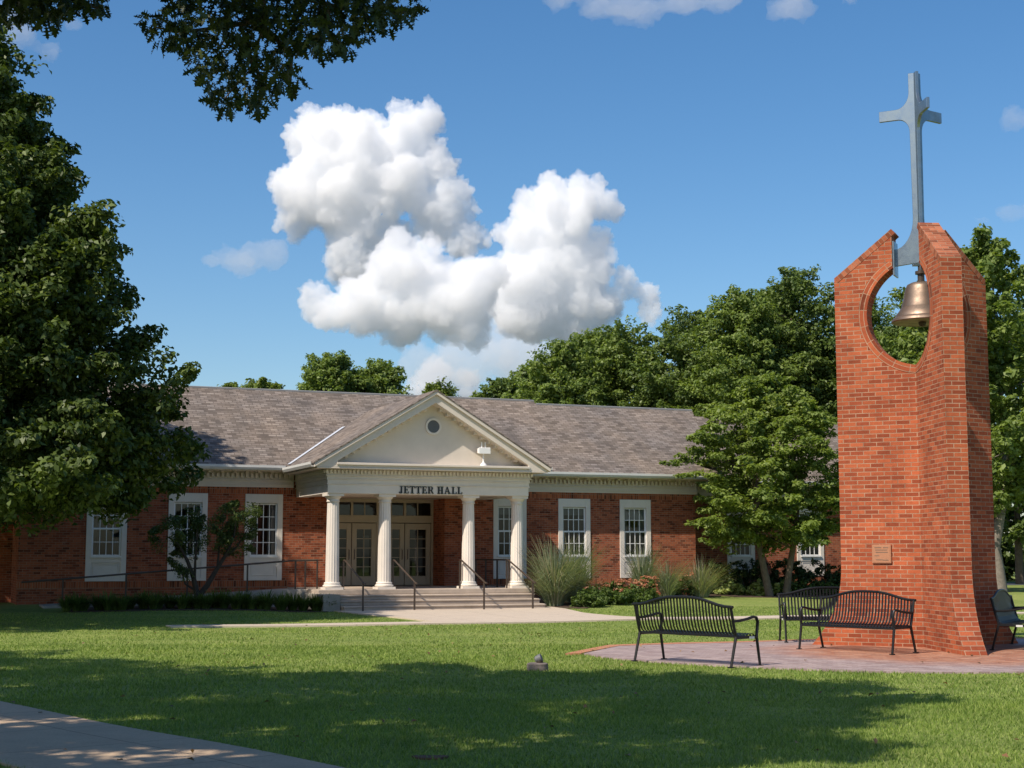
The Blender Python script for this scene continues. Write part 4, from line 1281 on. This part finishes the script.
# small dark ornamental tree in front of the left windows, three leaning stems
rng = np.random.default_rng(9)
def leaf_pads(pads, rng, R, l=.45):
    out = []
    for x, y, z in pads:
        v = rng.normal(size=3) * .5 + np.array([x * .3, 0, .35]); v /= np.linalg.norm(v)
        c = np.array([x, y, z]); out.append((c - v * l, c + v * l, R * rng.uniform(.7, 1.3)))
    return out
cz = hp(-6.35, -.1)
pads = [(-1.05,0,2.05),(-.9,.2,1.75),(-.75,0,2.2),(-.6,-.2,1.9),(-.45,.1,2.25),(-.3,.1,1.75),(-.15,-.1,2.0),(0,.1,2.3),(-.4,.2,1.45),(-.55,-.1,1.15),(-.35,0,.95),(-.15,.1,1.5),(.1,0,1.75),
        (.55,0,1.75),(.7,.2,2.1),(.85,-.1,2.4),(.75,0,2.7),(1.0,.1,2.15),(1.15,0,1.9),(1.3,.1,2.3),(1.4,0,2.05),(1.2,-.1,1.6),(.9,.1,1.5),(.95,0,2.75),(1.45,.1,2.6),(.55,.1,2.35),(.4,0,2.05),(.75,.2,1.85),
        (-.7,.2,2.35),(-.1,.2,2.45),(1.1,.2,2.5),(.15,-.1,2.15)]
pads = [(x * 1.12, y, z * 1.04) for x, y, z in pads]; pads = [(x + rng.normal() * .05, y * 2 + rng.normal() * .2, z) for x, y, z in pads]
root = empty('ornamental_tree', (cz.x, cz.y, ground_z(cz.x, cz.y)), HA); tag(root, 'small dark leaning ornamental tree with forked trunk in front of the left windows', 'tree')
mb = MB(); mb.tube([(0,0,-.1),(-.02,0,.35),(-.12,0,.8),(-.3,.05,1.3),(-.55,.1,1.75),(-.9,.1,2.0)], [.11,.09,.07,.05,.03,.015], 8)
mb.tube([(-.02,0,.25),(.25,0,.6),(.55,.05,1.1),(.8,.05,1.5),(1.0,.05,2.0),(1.05,.05,2.5)], [.09,.08,.06,.05,.03,.012], 8)
mb.tube([(-.1,0,.7),(-.1,-.05,1.3),(-.05,-.05,2.2)], [.05,.035,.012], 6); mb.tube([(.75,.05,1.4),(1.1,.1,1.7),(1.4,.1,2.2)], [.04,.03,.01], 6)
mb.tube([(-.1,0,.5),(-.35,0,.65),(-.5,0,1.1)], [.04,.025,.01], 6); mb.tube([(.55,.05,1.15),(.6,.1,1.8),(.7,.1,2.4)], [.04,.025,.01], 6)
mb.build('trunk', M['bark_dark'], root, smooth=True)
co, idx = sprays_to_leaves(leaf_pads(pads, rng, .28, .24), 420, rng, .065, .8, .4); mesh_arrays('crown', co, 4, idx, M['leaf_big'], root)

# bright two-stemmed tree in front of the setback wing
rng = np.random.default_rng(21)
prof = interp([(0, 1.8), (.1, 2.5), (.3, 2.95), (.5, 2.8), (.7, 2.2), (.85, 1.5), (1, .4)])
dz = ground_z(9.3, 50.6)
sp = crown_sprays(rng, 380, prof, 1.75, 7.6, .45, 1.0, rise=.08, inner=.3, lump=.2)
tree('small_leafy_tree', 'bright green two-stemmed tree between the hall corner and the tower', 'tree', (8.75, 51.0, dz),
     [[((-.05, 0, -.1), .15), ((-.22, 0, .8), .12), ((-.45, 0, 2.0), .10), ((-.4, .2, 3.6), .07), ((-.3, .2, 6), .025)],
      [((.5, .2, -.1), .14), ((.62, .2, .8), .11), ((.85, .2, 2.0), .09), ((1.0, .1, 3.4), .06), ((.8, .1, 5.6), .02)]],
     sp, 150, .155, M['leaf_dogwood'], M['bark'], 22, 34, .035, squash=.5, up=.9)

# trees beyond the hall and to the right; px = bearing of the crown, top = its top edge as measured
def bearing(px, Y): return (px - 512) / 1490.0 * Y
def height_at(py, Y):
    v = 384 - py; return 1.6 + Y * (v * .99364 + 1500 * .11262) / (1500 * .99364 - v * .11262)
BT = [  # px, Y, top py, radius px, leaf mat, label
    (262, 84, 372, 30, 'leaf_yellow', 'low yellow-green tree peeping over the left roof ridge'),
    (228, 88, 380, 26, 'leaf_yellow', 'lowest yellow-green treetop just right of the big dark tree'),
    (330, 80, 350, 30, 'leaf_back', 'rounded green tree over the left roof ridge, left of a pair'),
    (378, 82, 356, 30, 'leaf_back', 'rounded green tree over the ridge just left of the gable'),
    (438, 90, 382, 20, 'leaf_yellow', 'small treetop directly behind the gable apex'),
    (500, 80, 376, 28, 'leaf_back_dark', 'low dark treetop over the ridge right of the gable'),
    (560, 74, 338, 44, 'leaf_back', 'broad green tree first in the row right of the gable'),
    (625, 76, 316, 48, 'leaf_back', 'broad green tree in the row over the right roof ridge'),
    (690, 74, 303, 50, 'leaf_back_dark', 'dark green tree in the row above the end of the ridge'),
    (745, 70, 286, 46, 'leaf_back', 'tall green tree in the row above the small two-stemmed tree'),
    (800, 72, 262, 52, 'leaf_back_dark', 'tallest dark tree in the row left of the tower'),
    (862, 74, 284, 52, 'leaf_back', 'green tree whose top touches the left edge of the tower'),
    (925, 70, 292, 46, 'leaf_back_dark', 'dark tree seen through the round opening of the tower'),
    (590, 78, 328, 36, 'leaf_back', 'green tree filling the dip between the first two broad trees right of the gable'),
    (532, 82, 362, 26, 'leaf_back', 'lower green tree at the start of the row right of the gable'),
    (770, 80, 285, 44, 'leaf_back', 'green tree between the tall tree and the tallest dark tree'),
    (1085, 62, 235, 56, 'leaf_back', 'tall tree at the right picture edge behind the last bench'),
    (170, 86, 392, 44, 'leaf_back_dark', 'dark treetop behind the big tree and the left end of the roof'),
    (715, 92, 330, 60, 'leaf_back_dark', 'farther dark tree filling the gap above the two-stemmed tree'),
    (880, 95, 318, 70, 'leaf_back_dark', 'farthest dark tree behind the tower'),
]
for i, (px, Y, top, rp, mt, lb) in enumerate(BT):
    rng = np.random.default_rng(100 + i)
    x = bearing(px, Y); h = height_at(top, Y); R = rp / 1490 * Y * 1.12
    gz_ = tz(x, Y)
    z0 = max(1.8, h - R * 3.2)
    pr = interp([(0, R * .75), (.25, R), (.55, R * .98), (.8, R * .72), (.92, R * .45), (1, R * .15)])
    sp = crown_sprays(rng, 300, pr, z0, h - .3, .66, 1.5, rise=.28, inner=.25, lump=.2)
    tree('background_tree', lb, 'tree', (x, Y, 0), [[((0, 0, gz_ - .2), .26), ((.1, 0, 2), .2), ((0, .1, h * .5), .13), ((0, 0, h * .85), .05)]],
         sp, 150, .19, M[mt], M['bark'], 200 + i, 14, .07, group='trees beyond the hall', squash=.65, up=.6)
# the tree with a pale forked trunk right of the tower
rng = np.random.default_rng(31)
tx0, ty0 = 17.9, 56.0
prof = interp([(0, 2.0), (.1, 2.9), (.35, 3.4), (.6, 3.1), (.8, 2.3), (1, .5)])
sp = crown_sprays(rng, 300, prof, 3.4, 13.4, .6, 1.5, rise=.3, inner=.3, lump=.22)
tree('fork_trunk_tree', 'leafy tree with pale forked trunk standing on the lawn right of the tower', 'tree', (tx0, ty0, tz(tx0, ty0)),
     [[((.15, 0, -.1), .30), ((.1, 0, .8), .24), ((.0, 0, 1.7), .22), ((.35, 0, 3.2), .16), ((.5, 0, 6), .1), ((.3, 0, 11), .03)],
      [((.05, 0, 1.3), .15), ((-.45, 0, 2.4), .13), ((-.95, .1, 3.6), .10), ((-1.2, .1, 6), .05)]],
     sp, 120, .24, M['leaf_back'], M['bark_pale'], 32, 34, .06, squash=.65, up=.6)
# second trunk just visible beside it
rng = np.random.default_rng(41)
sp = crown_sprays(rng, 170, interp([(0, 2.6), (.4, 3.6), (.8, 2.6), (1, .5)]), 2.2, 12, .7, 1.5, inner=.3, lump=.25)
tree('background_tree', 'shaded tree half hidden behind the pale forked trunk', 'tree', (23.5, 70, tz(23.5, 70)), [[((0, 0, -.1), .2), ((0, 0, 3), .15), ((0, 0, 9), .05)]],
     sp, 90, .32, M['leaf_back_dark'], M['bark'], 42, 12, .07, group='trees beyond the hall', squash=.65, up=.6)

def bush(name, label, cat, x, y, rx, ry, h, n, per, size, mat, seed, rz=0, group=None, z=None, R=.14, name2='foliage'):
    rng = np.random.default_rng(seed)
    root = empty(name, (x, y, ground_z(x, y) if z is None else z), rz); tag(root, label, cat, group)
    S = []
    for _ in range(n):
        a = rng.uniform(0, 6.283); r = rng.uniform(0, 1) ** .5; zz = rng.uniform(.1, 1) * h * math.sqrt(max(.05, 1 - r * r * .8))
        c = np.array([rx * r * math.cos(a), ry * r * math.sin(a), zz]); v = rng.normal(size=3) * .5 + np.array([math.cos(a), math.sin(a), .6]); v /= np.linalg.norm(v)
        S.append((c - v * R, c + v * R, R * rng.uniform(.7, 1.3)))
    co, idx = sprays_to_leaves(S, per, rng, size, .8, .5)
    co[:, 2] = np.maximum(co[:, 2], 0.0)
    mesh_arrays('foliage', co, 4, idx, M[mat], root)
    mb = MB()
    for k in range(5):
        a = k * 1.3 + seed; mb.tube([(0.04 * math.cos(a), .04 * math.sin(a), -.03), (rx * .4 * math.cos(a), ry * .4 * math.sin(a), h * .6)], [.02, .006], 5)
    mb.build('stem', M['bark'], root)
    return root
p = hp(12.35, 3.6); bush('round_shrub', 'rounded dark green shrub at the foot of the hall corner', 'shrub', p.x, p.y, .8, .7, 1.15, 70, 55, .09, 'leaf_shrub', 51)
HG = ['dark clipped hedge section behind the two thin trunks', 'dark clipped hedge section left of the last window panel', 'dark clipped hedge section beneath the last window panel', 'dark clipped hedge section beside the left edge of the tower']
for k in range(4):
    p = hp(14.1 + k * 1.55, 4.4); bush('hedge_bush', HG[k], 'hedge', p.x, p.y, .95, .6, 1.25, 90, 60, .09, 'leaf_shrub', 60 + k, HA, 'hedge along the setback wall')
p = hp(13.1, 1.9)
HS = ['yellow-green hosta clump left of the two thin trunks', 'yellow-green hosta clump nearest the rounded shrub', 'yellow-green hosta clump at the foot of the left trunk']
for k, (du, dw) in enumerate(((.35, .1), (-.45, .5), (1.0, .0))):
    p = hp(12.7 + du, 1.9 + dw); bush('hosta', HS[k], 'plant', p.x, p.y, .45, .4, .45, 26, 30, .16, 'hosta', 70 + k, 0, 'hosta clumps')
LG = ['low green groundcover clump behind the second bench, left end', 'low green groundcover clump between the trunks and the bench', 'low green groundcover clump nearest the tower']
for k in range(3):
    p = hp(14.4 + k * 1.35, 1.75); bush('groundcover_plant', LG[k], 'plant', p.x, p.y, .9, .45, .42, 45, 45, .1, 'leaf_lily', 80 + k, HA, 'low plants before the hedge')
# distant hedge and shrubs right of the tower
for k in range(5):
    x, y = 21 + k * 3.6, 82 - k * 1.0
    bush('far_shrub', ['large far shrub seen between the tower and the forked trunk', 'large far shrub just left of the forked trunk', 'large far shrub behind the forked trunk', 'large far shrub right of the forked trunk', 'large far shrub at the right picture edge'][k],
         'shrub', x, y, 2.6, 1.6, 3.6 + .5 * math.sin(k * 2), 90, 70, .3, 'leaf_back_dark', 90 + k, 0, 'shrubs beyond the road', R=.5)

# daylily clumps along the ramp
rng0 = random.Random(4)
def lily_mesh(seed, nb=130, h=.5):
    rng = np.random.default_rng(seed); V = []; I = []
    for b in range(nb):
        a = rng.uniform(0, 6.283); ln = h * rng.uniform(.7, 1.35); bend = rng.uniform(.25, .9); w = .022 * rng.uniform(.7, 1.3)
        d = np.array([math.cos(a), math.sin(a), 0]); s = np.array([-math.sin(a), math.cos(a), 0]); st = d * rng.uniform(0, .1)
        for k in range(5):
            t = k / 4
            p = st + d * (ln * .75 * t ** 1.3 * bend * 1.3) + np.array([0, 0, ln * (t * 1.05 - bend * .75 * t * t)])
            ww = w * (1 - t * .85); V += [p - s * ww, p + s * ww]
        o = b * 10
        for k in range(4): I += [o + 2*k, o + 2*k + 1, o + 2*k + 3, o + 2*k + 2]
    return np.array(V), np.array(I, np.int32)
spots = []
for k in range(30):
    u = -9.9 + k * .245 + rng0.uniform(-.1, .1); w = (-.55 if u < -5.6 else -.85) + rng0.uniform(-.25, .25)
    spots.append((u, w))
spots += [(-2.78, -1.05), (-3.05, -.5)]
for k, (u, w) in enumerate(spots):
    p = hp(u, w)
    co, idx = lily_mesh(k + 300, 240, .40 + .14 * rng0.random())
    o = mesh_arrays('daylily', co, 4, idx, M['leaf_lily']); o.location = (p.x, p.y, ground_z(p.x, p.y)); o.rotation_euler = (0, 0, k)
    if k < len(spots) - 2: tag(o, 'arching green daylily clump in the row below the ramp railing', 'plant', 'daylily clumps below the ramp')
    else: tag(o, ['green leafy clump touching the left end of the entrance steps', 'green leafy clump by the left cheek of the porch'][k - len(spots) + 2], 'plant', 'leafy clumps by the steps')

# tall ornamental grasses
def grass_clump(name, label, u, w, h, spread, nb, mats, seed, group=None):
    p = hp(u, w); root = empty(name, (p.x, p.y, ground_z(p.x, p.y))); tag(root, label, 'grass clump', group)
    for j, (mt, frac, hs) in enumerate(mats):
        rng = np.random.default_rng(seed + j * 7); V = []; I = []; n = int(nb * frac)
        for b in range(n):
            a = rng.uniform(0, 6.283); ln = h * hs * rng.uniform(.4, 1.12); lean = rng.uniform(.05, .55) * spread; w_ = .011 * rng.uniform(.6, 1.4)
            d = np.array([math.cos(a), math.sin(a), 0]); s = np.array([-math.sin(a), math.cos(a), 0]); s = s * .7 + np.array([1, 0, 0]) * .5; st = d * rng.uniform(0, .22) * spread
            dr = rng.uniform(0, .7) ** 1.5
            for k in range(6):
                t = k / 5
                q = st + d * (lean * t + lean * 1.0 * t ** 3) + np.array([0, 0, ln * (t - dr * t ** 3)])
                ww = w_ * (1 - t * .8); V += [q - s * ww, q + s * ww]
            o = b * 12
            for k in range(5): I += [o + 2*k, o + 2*k + 1, o + 2*k + 3, o + 2*k + 2]
        mesh_arrays('blades' if j == 0 else 'seed_stalks', np.array(V), 4, np.array(I, np.int32), M[mt], root)
GG = 'ornamental grass clumps in the right bed'
grass_clump('ornamental_grass', 'tallest blue-green ornamental grass clump right beside the steps', 4.35, -.6, 1.85, 1.15, 1500, [('blade_blue', 1, 1), ('blade_straw', .28, 1.15)], 1, GG)
grass_clump('ornamental_grass', 'second tall green grass clump behind the one at the steps', 5.25, .1, 1.75, 1.1, 1200, [('blade_blue', 1, 1), ('blade_straw', .22, 1.15)], 2, GG)
grass_clump('ornamental_grass', 'slender blue-green grass clump below the right window pair gap', 8.25, 1.2, 1.7, .8, 700, [('blade_blue', 1, 1), ('blade_straw', .25, 1.15)], 3, GG)
grass_clump('ornamental_grass', 'thin blue grass tuft under the rightmost front window', 9.0, .9, 1.2, .8, 520, [('blade_blue', 1, 1), ('blade_straw', .3, 1.1)], 4, GG)
grass_clump('ornamental_grass', 'pale straw grass clump near the right corner of the hall', 10.4, 1.2, 1.35, 1.1, 620, [('blade_straw', .7, 1), ('blade_blue', .8, .85)], 5, GG)
# flowering plants with red heads, and leafy filler
FP = [(5.5, -1.1, .55), (6.0, -.5, .6), (6.6, -.3, .62), (7.2, -.3, .6), (7.7, .1, .68), (9.6, 1.2, .7), (5.0, -1.75, .45), (6.3, -1.2, .5), (7.2, -.8, .5)]
FL = ['low leafy plant in front of the tallest grass clump', 'leafy plant with a few red flower heads beside the second grass clump', 'leafy plant full of red flower heads in the middle of the bed', 'leafy plant with dense red heads left of the slender grass', 'leafy plant with red heads touching the slender grass clump',
      'dark reddish plant between the thin grass tuft and the straw clump', 'low green plant at the walk edge beside the steps', 'low green plant at the front edge below the red flowers', 'low green plant at the front edge below the dense red heads']
for k, (u, w, h) in enumerate(FP):
    p = hp(u, w); r = bush('flowering_plant', FL[k], 'plant', p.x, p.y, .5, .4, h, 46, 42, .085, 'leaf_lily' if k != 5 else 'leaf_shrub', 400 + k, HA, 'flowering plants in the right bed')
    nf = [3, 12, 30, 40, 30, 16, 0, 3, 4][k]
    if nf:
        rng = np.random.default_rng(500 + k); P = []; Q = []
        for f in range(nf):
            a = rng.uniform(0, 6.283); rr = rng.uniform(0, .5); c = np.array([rr * math.cos(a), -abs(rr * math.sin(a)) * .8, h * rng.uniform(.6, 1.12)])
            m_ = 12; P.append(c + rng.normal(size=(m_, 3)) * np.array([.04, .04, .012])); Q.append(np.tile([0, -.3, 1.0], (m_, 1)) + rng.normal(size=(m_, 3)) * .4)
        co, idx = leaf_arrays(np.concatenate(P), np.concatenate(Q), .055 * np.ones(nf * 12), rng, .9)
        mesh_arrays('flower_heads', co, 4, idx, M['flower_red'], r)

# ------------------------------------------------------------------ the oaks beside the photographer: leaves hang into the top of the view, shade falls on the lawn
LOBES = [(0, .015), (.13, .03), (.20, .22), (.27, .09), (.36, .10), (.45, .40), (.50, .12), (.60, .11), (.70, .36), (.75, .10), (.85, .14), (.90, .06), (1.0, 0.0)]
outl = [(a, b) for a, b in LOBES] + [(a, -b) for a, b in LOBES[-2:0:-1]] + [(0, -.015)]
def lobed_leaves(name, pos, dirs, size, rng, mat, parent):
    V = []; F = []
    k = len(outl)
    for p, d, s in zip(pos, dirs, size):
        t = Vector(d).normalized(); r = Vector(rng.normal(size=3)); r = (r - t * r.dot(t)).normalized(); n = t.cross(r)
        o = len(V)
        for a, b in outl: V.append(Vector(p) + t * a * s + r * b * s + n * (abs(b) * .25 - a * a * .12) * s)
        F.append(tuple(range(o, o + k)))
    me = bpy.data.meshes.new(name); me.from_pydata([tuple(v) for v in V], [], F)
    me.materials.append(mat)
    o = bpy.data.objects.new(name, me); COL.objects.link(o); o.parent = parent
    return o
def at_dir(px, py, Y):
    v = 384 - py; r = Vector((px - 512, 1500 * .99364 - v * .11262, v * .99364 + 1500 * .11262)); return Vector((0, 0, 1.6)) + r * (Y / r.y)

oak = empty('oak_tree', (-8.6, 9.0, 0)); tag(oak, 'oak whose dark lobed leaves hang in at the top left of the view', 'tree')
base = Vector((-8.6, 9.0, 0))
rng = np.random.default_rng(77)
# high crown: above the top of the frame everywhere in front of the camera
def oak_sprays(rng, cx, cy, rx, ry, n, bx, by, lowf, top=13.5):
    out = []
    while len(out) < n:
        a = rng.uniform(0, 6.283); r = rng.uniform(0, 1) ** .5
        x = cx + rx * r * math.cos(a) * (1 + .12 * math.sin(5 * a)); y = cy + ry * r * math.sin(a) * (1 + .12 * math.sin(4 * a + 1))
        lo = max(5.5, 1.6 + .392 * max(y, 1) + 1.5) + lowf; hi = max(lo + 1.0, top * math.sqrt(max(.1, 1 - r * r * .6)))
        z = rng.uniform(lo, hi)
        if y + .654 * z > 20.7 and x + .626 * z > -.6: continue  # crown shaped: no sprays that would shade the lawn round the ground light
        v = rng.normal(size=3) * .4 + np.array([math.cos(a), math.sin(a), .1]); v /= np.linalg.norm(v)
        c = np.array([x - bx, y - by, z]); out.append((c - v * .9, c + v * .5, rng.uniform(.45, .8)))
    return out
S = oak_sprays(rng, -6.0, 10.6, 5.0, 4.9, 330, base.x, base.y, .3, 12.6)
mb = MB(); mb.tube([(0, 0, -.2), (.1, .1, 2), (.3, .2, 4.5), (.8, .4, 7.5), (1.5, .8, 10), (2, 1, 12)], [.42, .34, .28, .2, .12, .05], 12)
limbs(mb, [(0, 0, -.2), (.1, .1, 2), (.3, .2, 4.5), (.8, .4, 7.5), (1.5, .8, 10), (2, 1, 12)], S, rng, 50, .09)
# the bough that carries the hanging leaves
Fp = [(150,25,9),(165,38,12),(178,20,14),(190,45,16),(205,62,16),(200,30,18),(218,82,16),(224,103,12),(214,100,7),(238,60,18),(250,88,15),(262,98,12),(256,110,7),(272,80,15),(285,62,14),(292,84,10),(262,45,22),(240,25,24),(285,25,22),
      (300,42,14),(312,25,20),(322,48,12),(335,36,16),(345,48,9),(352,22,20),(366,34,9),(375,15,18),(390,20,13),(402,10,14),(411,8,9),(225,5,22),(270,0,26),(320,0,24),(370,-5,22),(180,0,16),
      (8,4,22),(25,6,20),(42,10,16),(48,22,9),(60,6,15),(76,4,15),(92,5,10),(100,10,6),(30,-8,24),(80,-8,20),(50,-12,30),(240,-15,26),(300,-20,28),(350,-25,28),(190,-18,20),(420,-20,16)]
P = []; Dd = []; Sz = []
YB = 13.4
for px, py, r in Fp:
    nn = int(10 + r * r * .20)
    for _ in range(nn):
        a = rng.uniform(0, 6.283); rr = r * rng.uniform(0, 1) ** .5
        y = YB + rng.normal() * .35
        q = at_dir(px + rr * math.cos(a), py + rr * math.sin(a) - 4, y)
        P.append(q - base); d = Vector((math.cos(a) * .5 + rng.normal() * .45, rng.normal() * .5, -math.sin(a) * .6 - .55 + rng.normal() * .3)); Dd.append(d); Sz.append(rng.uniform(.085, .14))
lobed_leaves('hanging_leaves', P, Dd, Sz, rng, M['leaf_oak'], oak)
A = lambda px, py, dy=0: tuple(at_dir(px, py, YB + dy) - base)
for twig in ([A(260,-60), A(265,-20), A(262,30), A(250,70), A(225,98)], [A(262,20), A(215,28), A(180,32), A(155,27)], [A(265,-10), A(330,5), A(372,18), A(405,12)], [A(240,40), A(262,80), A(258,108)],
             [A(50,-60), A(45,-15), A(25,4), A(8,8)], [A(45,-10), A(75,2), A(98,8)], [A(330,5), A(325,30), A(345,48)], [A(262,25), A(292,55), A(290,84)]):
    mb.tube(twig, [.028, .02, .014, .009, .006][:len(twig)], 5)
mb.tube([(.3, .2, 4.8), (2.5, 2, 6.6), tuple(Vector(A(255,-60)))], [.14, .09, .03], 8); mb.tube([(1.4, 1.2, 5.8), (2, 3, 7), tuple(Vector(A(50,-60)))], [.07, .05, .03], 6)
mb.build('trunk', M['bark'], oak, smooth=True)
co, idx = sprays_to_leaves(S, 190, rng, .2, .7, .5)
mesh_arrays('crown', co, 4, idx, M['leaf_oak'], oak)

def shade_oak(x, y, cx, cy, rx, ry, n, per, seed, label, top=13.5, lowf=1.0):
    rng = np.random.default_rng(seed)
    S = oak_sprays(rng, cx, cy, rx, ry, n, x, y, lowf, top)
    root = empty('oak_tree', (x, y, 0)); tag(root, label, 'tree')
    mb = MB(); ax = [(0, 0, -.2), (.05, .1, 2), (-.1, .1, 5), ((cx - x) * .5, (cy - y) * .5, 8.5), (cx - x, cy - y, 12)]
    mb.tube(ax, [.4, .33, .27, .17, .05], 12); limbs(mb, ax, S, rng, 40, .09); mb.build('trunk', M['bark'], root, smooth=True)
    co, idx = sprays_to_leaves(S, per, rng, .24, .7, .5); mesh_arrays('crown', co, 4, idx, M['leaf_oak'], root)
shade_oak(-15.5, 9.5, -14.5, 11.5, 5.2, 5.4, 260, 110, 81, 'oak beyond the left picture edge shading the lower left lawn')
shade_oak(-10.5, -1.5, -7.5, 2.2, 4.8, 4.6, 230, 100, 82, 'oak behind the viewpoint whose shade reaches the foreground path', lowf=.5)

# ------------------------------------------------------------------ lawn blades
def blades(name, ys, dens, width, height, seed):
    rng = np.random.default_rng(seed)
    X = []; Y = []
    for y0, y1 in ys:
        n = int((.43 * (y1 * y1 - y0 * y0) + 4.0 * (y1 - y0)) * dens)
        y = np.sqrt(rng.uniform(y0 * y0, y1 * y1, n)); x = rng.uniform(-1, 1, n) * (.43 * y + 2.2)
        X.append(x); Y.append(y)
    x = np.concatenate(X); y = np.concatenate(Y)
    u, w = to_uw(x, y)
    # keep off the paved places and beds
    keep = ~((u > -2.7) & (u < 3.6) & (w > -8.95) & (w < 3))
    keep &= ~((w > -10.2 + .045 * np.abs(u)) & (w < -8.9) & (u > -8.6)) | ((w < -9.9) & (u < -1))
    s = (x + 5.57) * -.761 + (y - 16.6) * -.649
    keep &= ~((s > .03) & (s < 1.87))
    keep &= ~((w > -.9) & (u < -2.9)); keep &= ~((u > 3.7) & (w > -1.9 + .33 * (u - 4)) & (u < 11.5))
    # plaza polygon
    po = plaza_outline; inside = np.zeros(len(x), bool)
    for i in range(len(po)):
        x1, y1 = po[i]; x2, y2 = po[(i + 1) % len(po)]
        c = ((y1 > y) != (y2 > y)); xi = (x2 - x1) * (y - y1) / (y2 - y1 + 1e-12) + x1
        inside ^= c & (x < xi)
    keep &= ~inside
    x = x[keep]; y = y[keep]; n = len(x)
    z = terrain(x, y) + .018 * np.sin(x * .9 + 1.3 * np.sin(y * .31)) * np.sin(y * .7 + .8) * (y < 60) - .014
    a = rng.uniform(0, 6.283, n); wd = width * rng.uniform(.6, 1.4, n); ht = height * rng.uniform(.45, 1.35, n) * (1 + .3 * np.sin(x * 1.7) * np.sin(y * 1.3))
    lx = rng.normal(size=n) * .5 * ht; ly = rng.normal(size=n) * .5 * ht
    A = np.stack([x - np.cos(a) * wd, y - np.sin(a) * wd, z], -1); B = np.stack([x + np.cos(a) * wd, y + np.sin(a) * wd, z], -1); C_ = np.stack([x + lx, y + ly, z + ht], -1)
    co = np.stack([A, B, C_], 1).reshape(-1, 3)
    return co
co = np.concatenate([blades('a', [(9.5, 17)], 1700, .005, .036, 1), blades('b', [(17, 27)], 700, .0075, .038, 2), blades('c', [(27, 46)], 300, .009, .03, 3)])
gr_ = mesh_arrays('grass', co, 3, np.arange(len(co), dtype=np.int32), M['lawn_blade'])
tag(gr_, 'short mown lawn grass', 'grass', kind='stuff')
# fallen leaves and bare patches
rng = np.random.default_rng(3)

M['bare_earth'] = plain_mat('reddish_bare_earth', (.14, .065, .045), .95, .3, 30)
def litter(name, n, x0, x1, y0, y1, size, mat, seed, label, dz, aspect=.6):
    rng = np.random.default_rng(seed)
    x = rng.uniform(x0, x1, n); y = rng.uniform(y0, y1, n)
    z = terrain(x, y) + .018 * np.sin(x * .9 + 1.3 * np.sin(y * .31)) * np.sin(y * .7 + .8) + dz
    nr = np.tile([0, 0, 1.0], (n, 1)) + rng.normal(size=(n, 3)) * .35
    co, idx = leaf_arrays(np.stack([x, y, z], -1), nr, size * rng.uniform(.5, 1.2, n), rng, aspect)
    o = mesh_arrays(name, co, 4, idx, mat); tag(o, label, 'litter', kind='stuff')
M['dead_leaf'] = leaf_mat('dead_brown_leaves', (.10, .05, .025), (.20, .11, .055), (.32, .20, .10), trans=.1)
litter('fallen_leaves', 260, -8, 9, 11.5, 34, .07, M['dead_leaf'], 5, 'scattered small brown fallen leaves on lawn and path', .03)
tag(drape('bare_patch', [(-.65 + .13 * math.cos(a) * (1 + .25 * math.sin(3 * a)), 12.16 + .1 * math.sin(a) * (1 + .3 * math.cos(2 * a))) for a in np.linspace(0, 6.1, 16)], M['bare_earth'], .006, thick=.03), kind='structure')
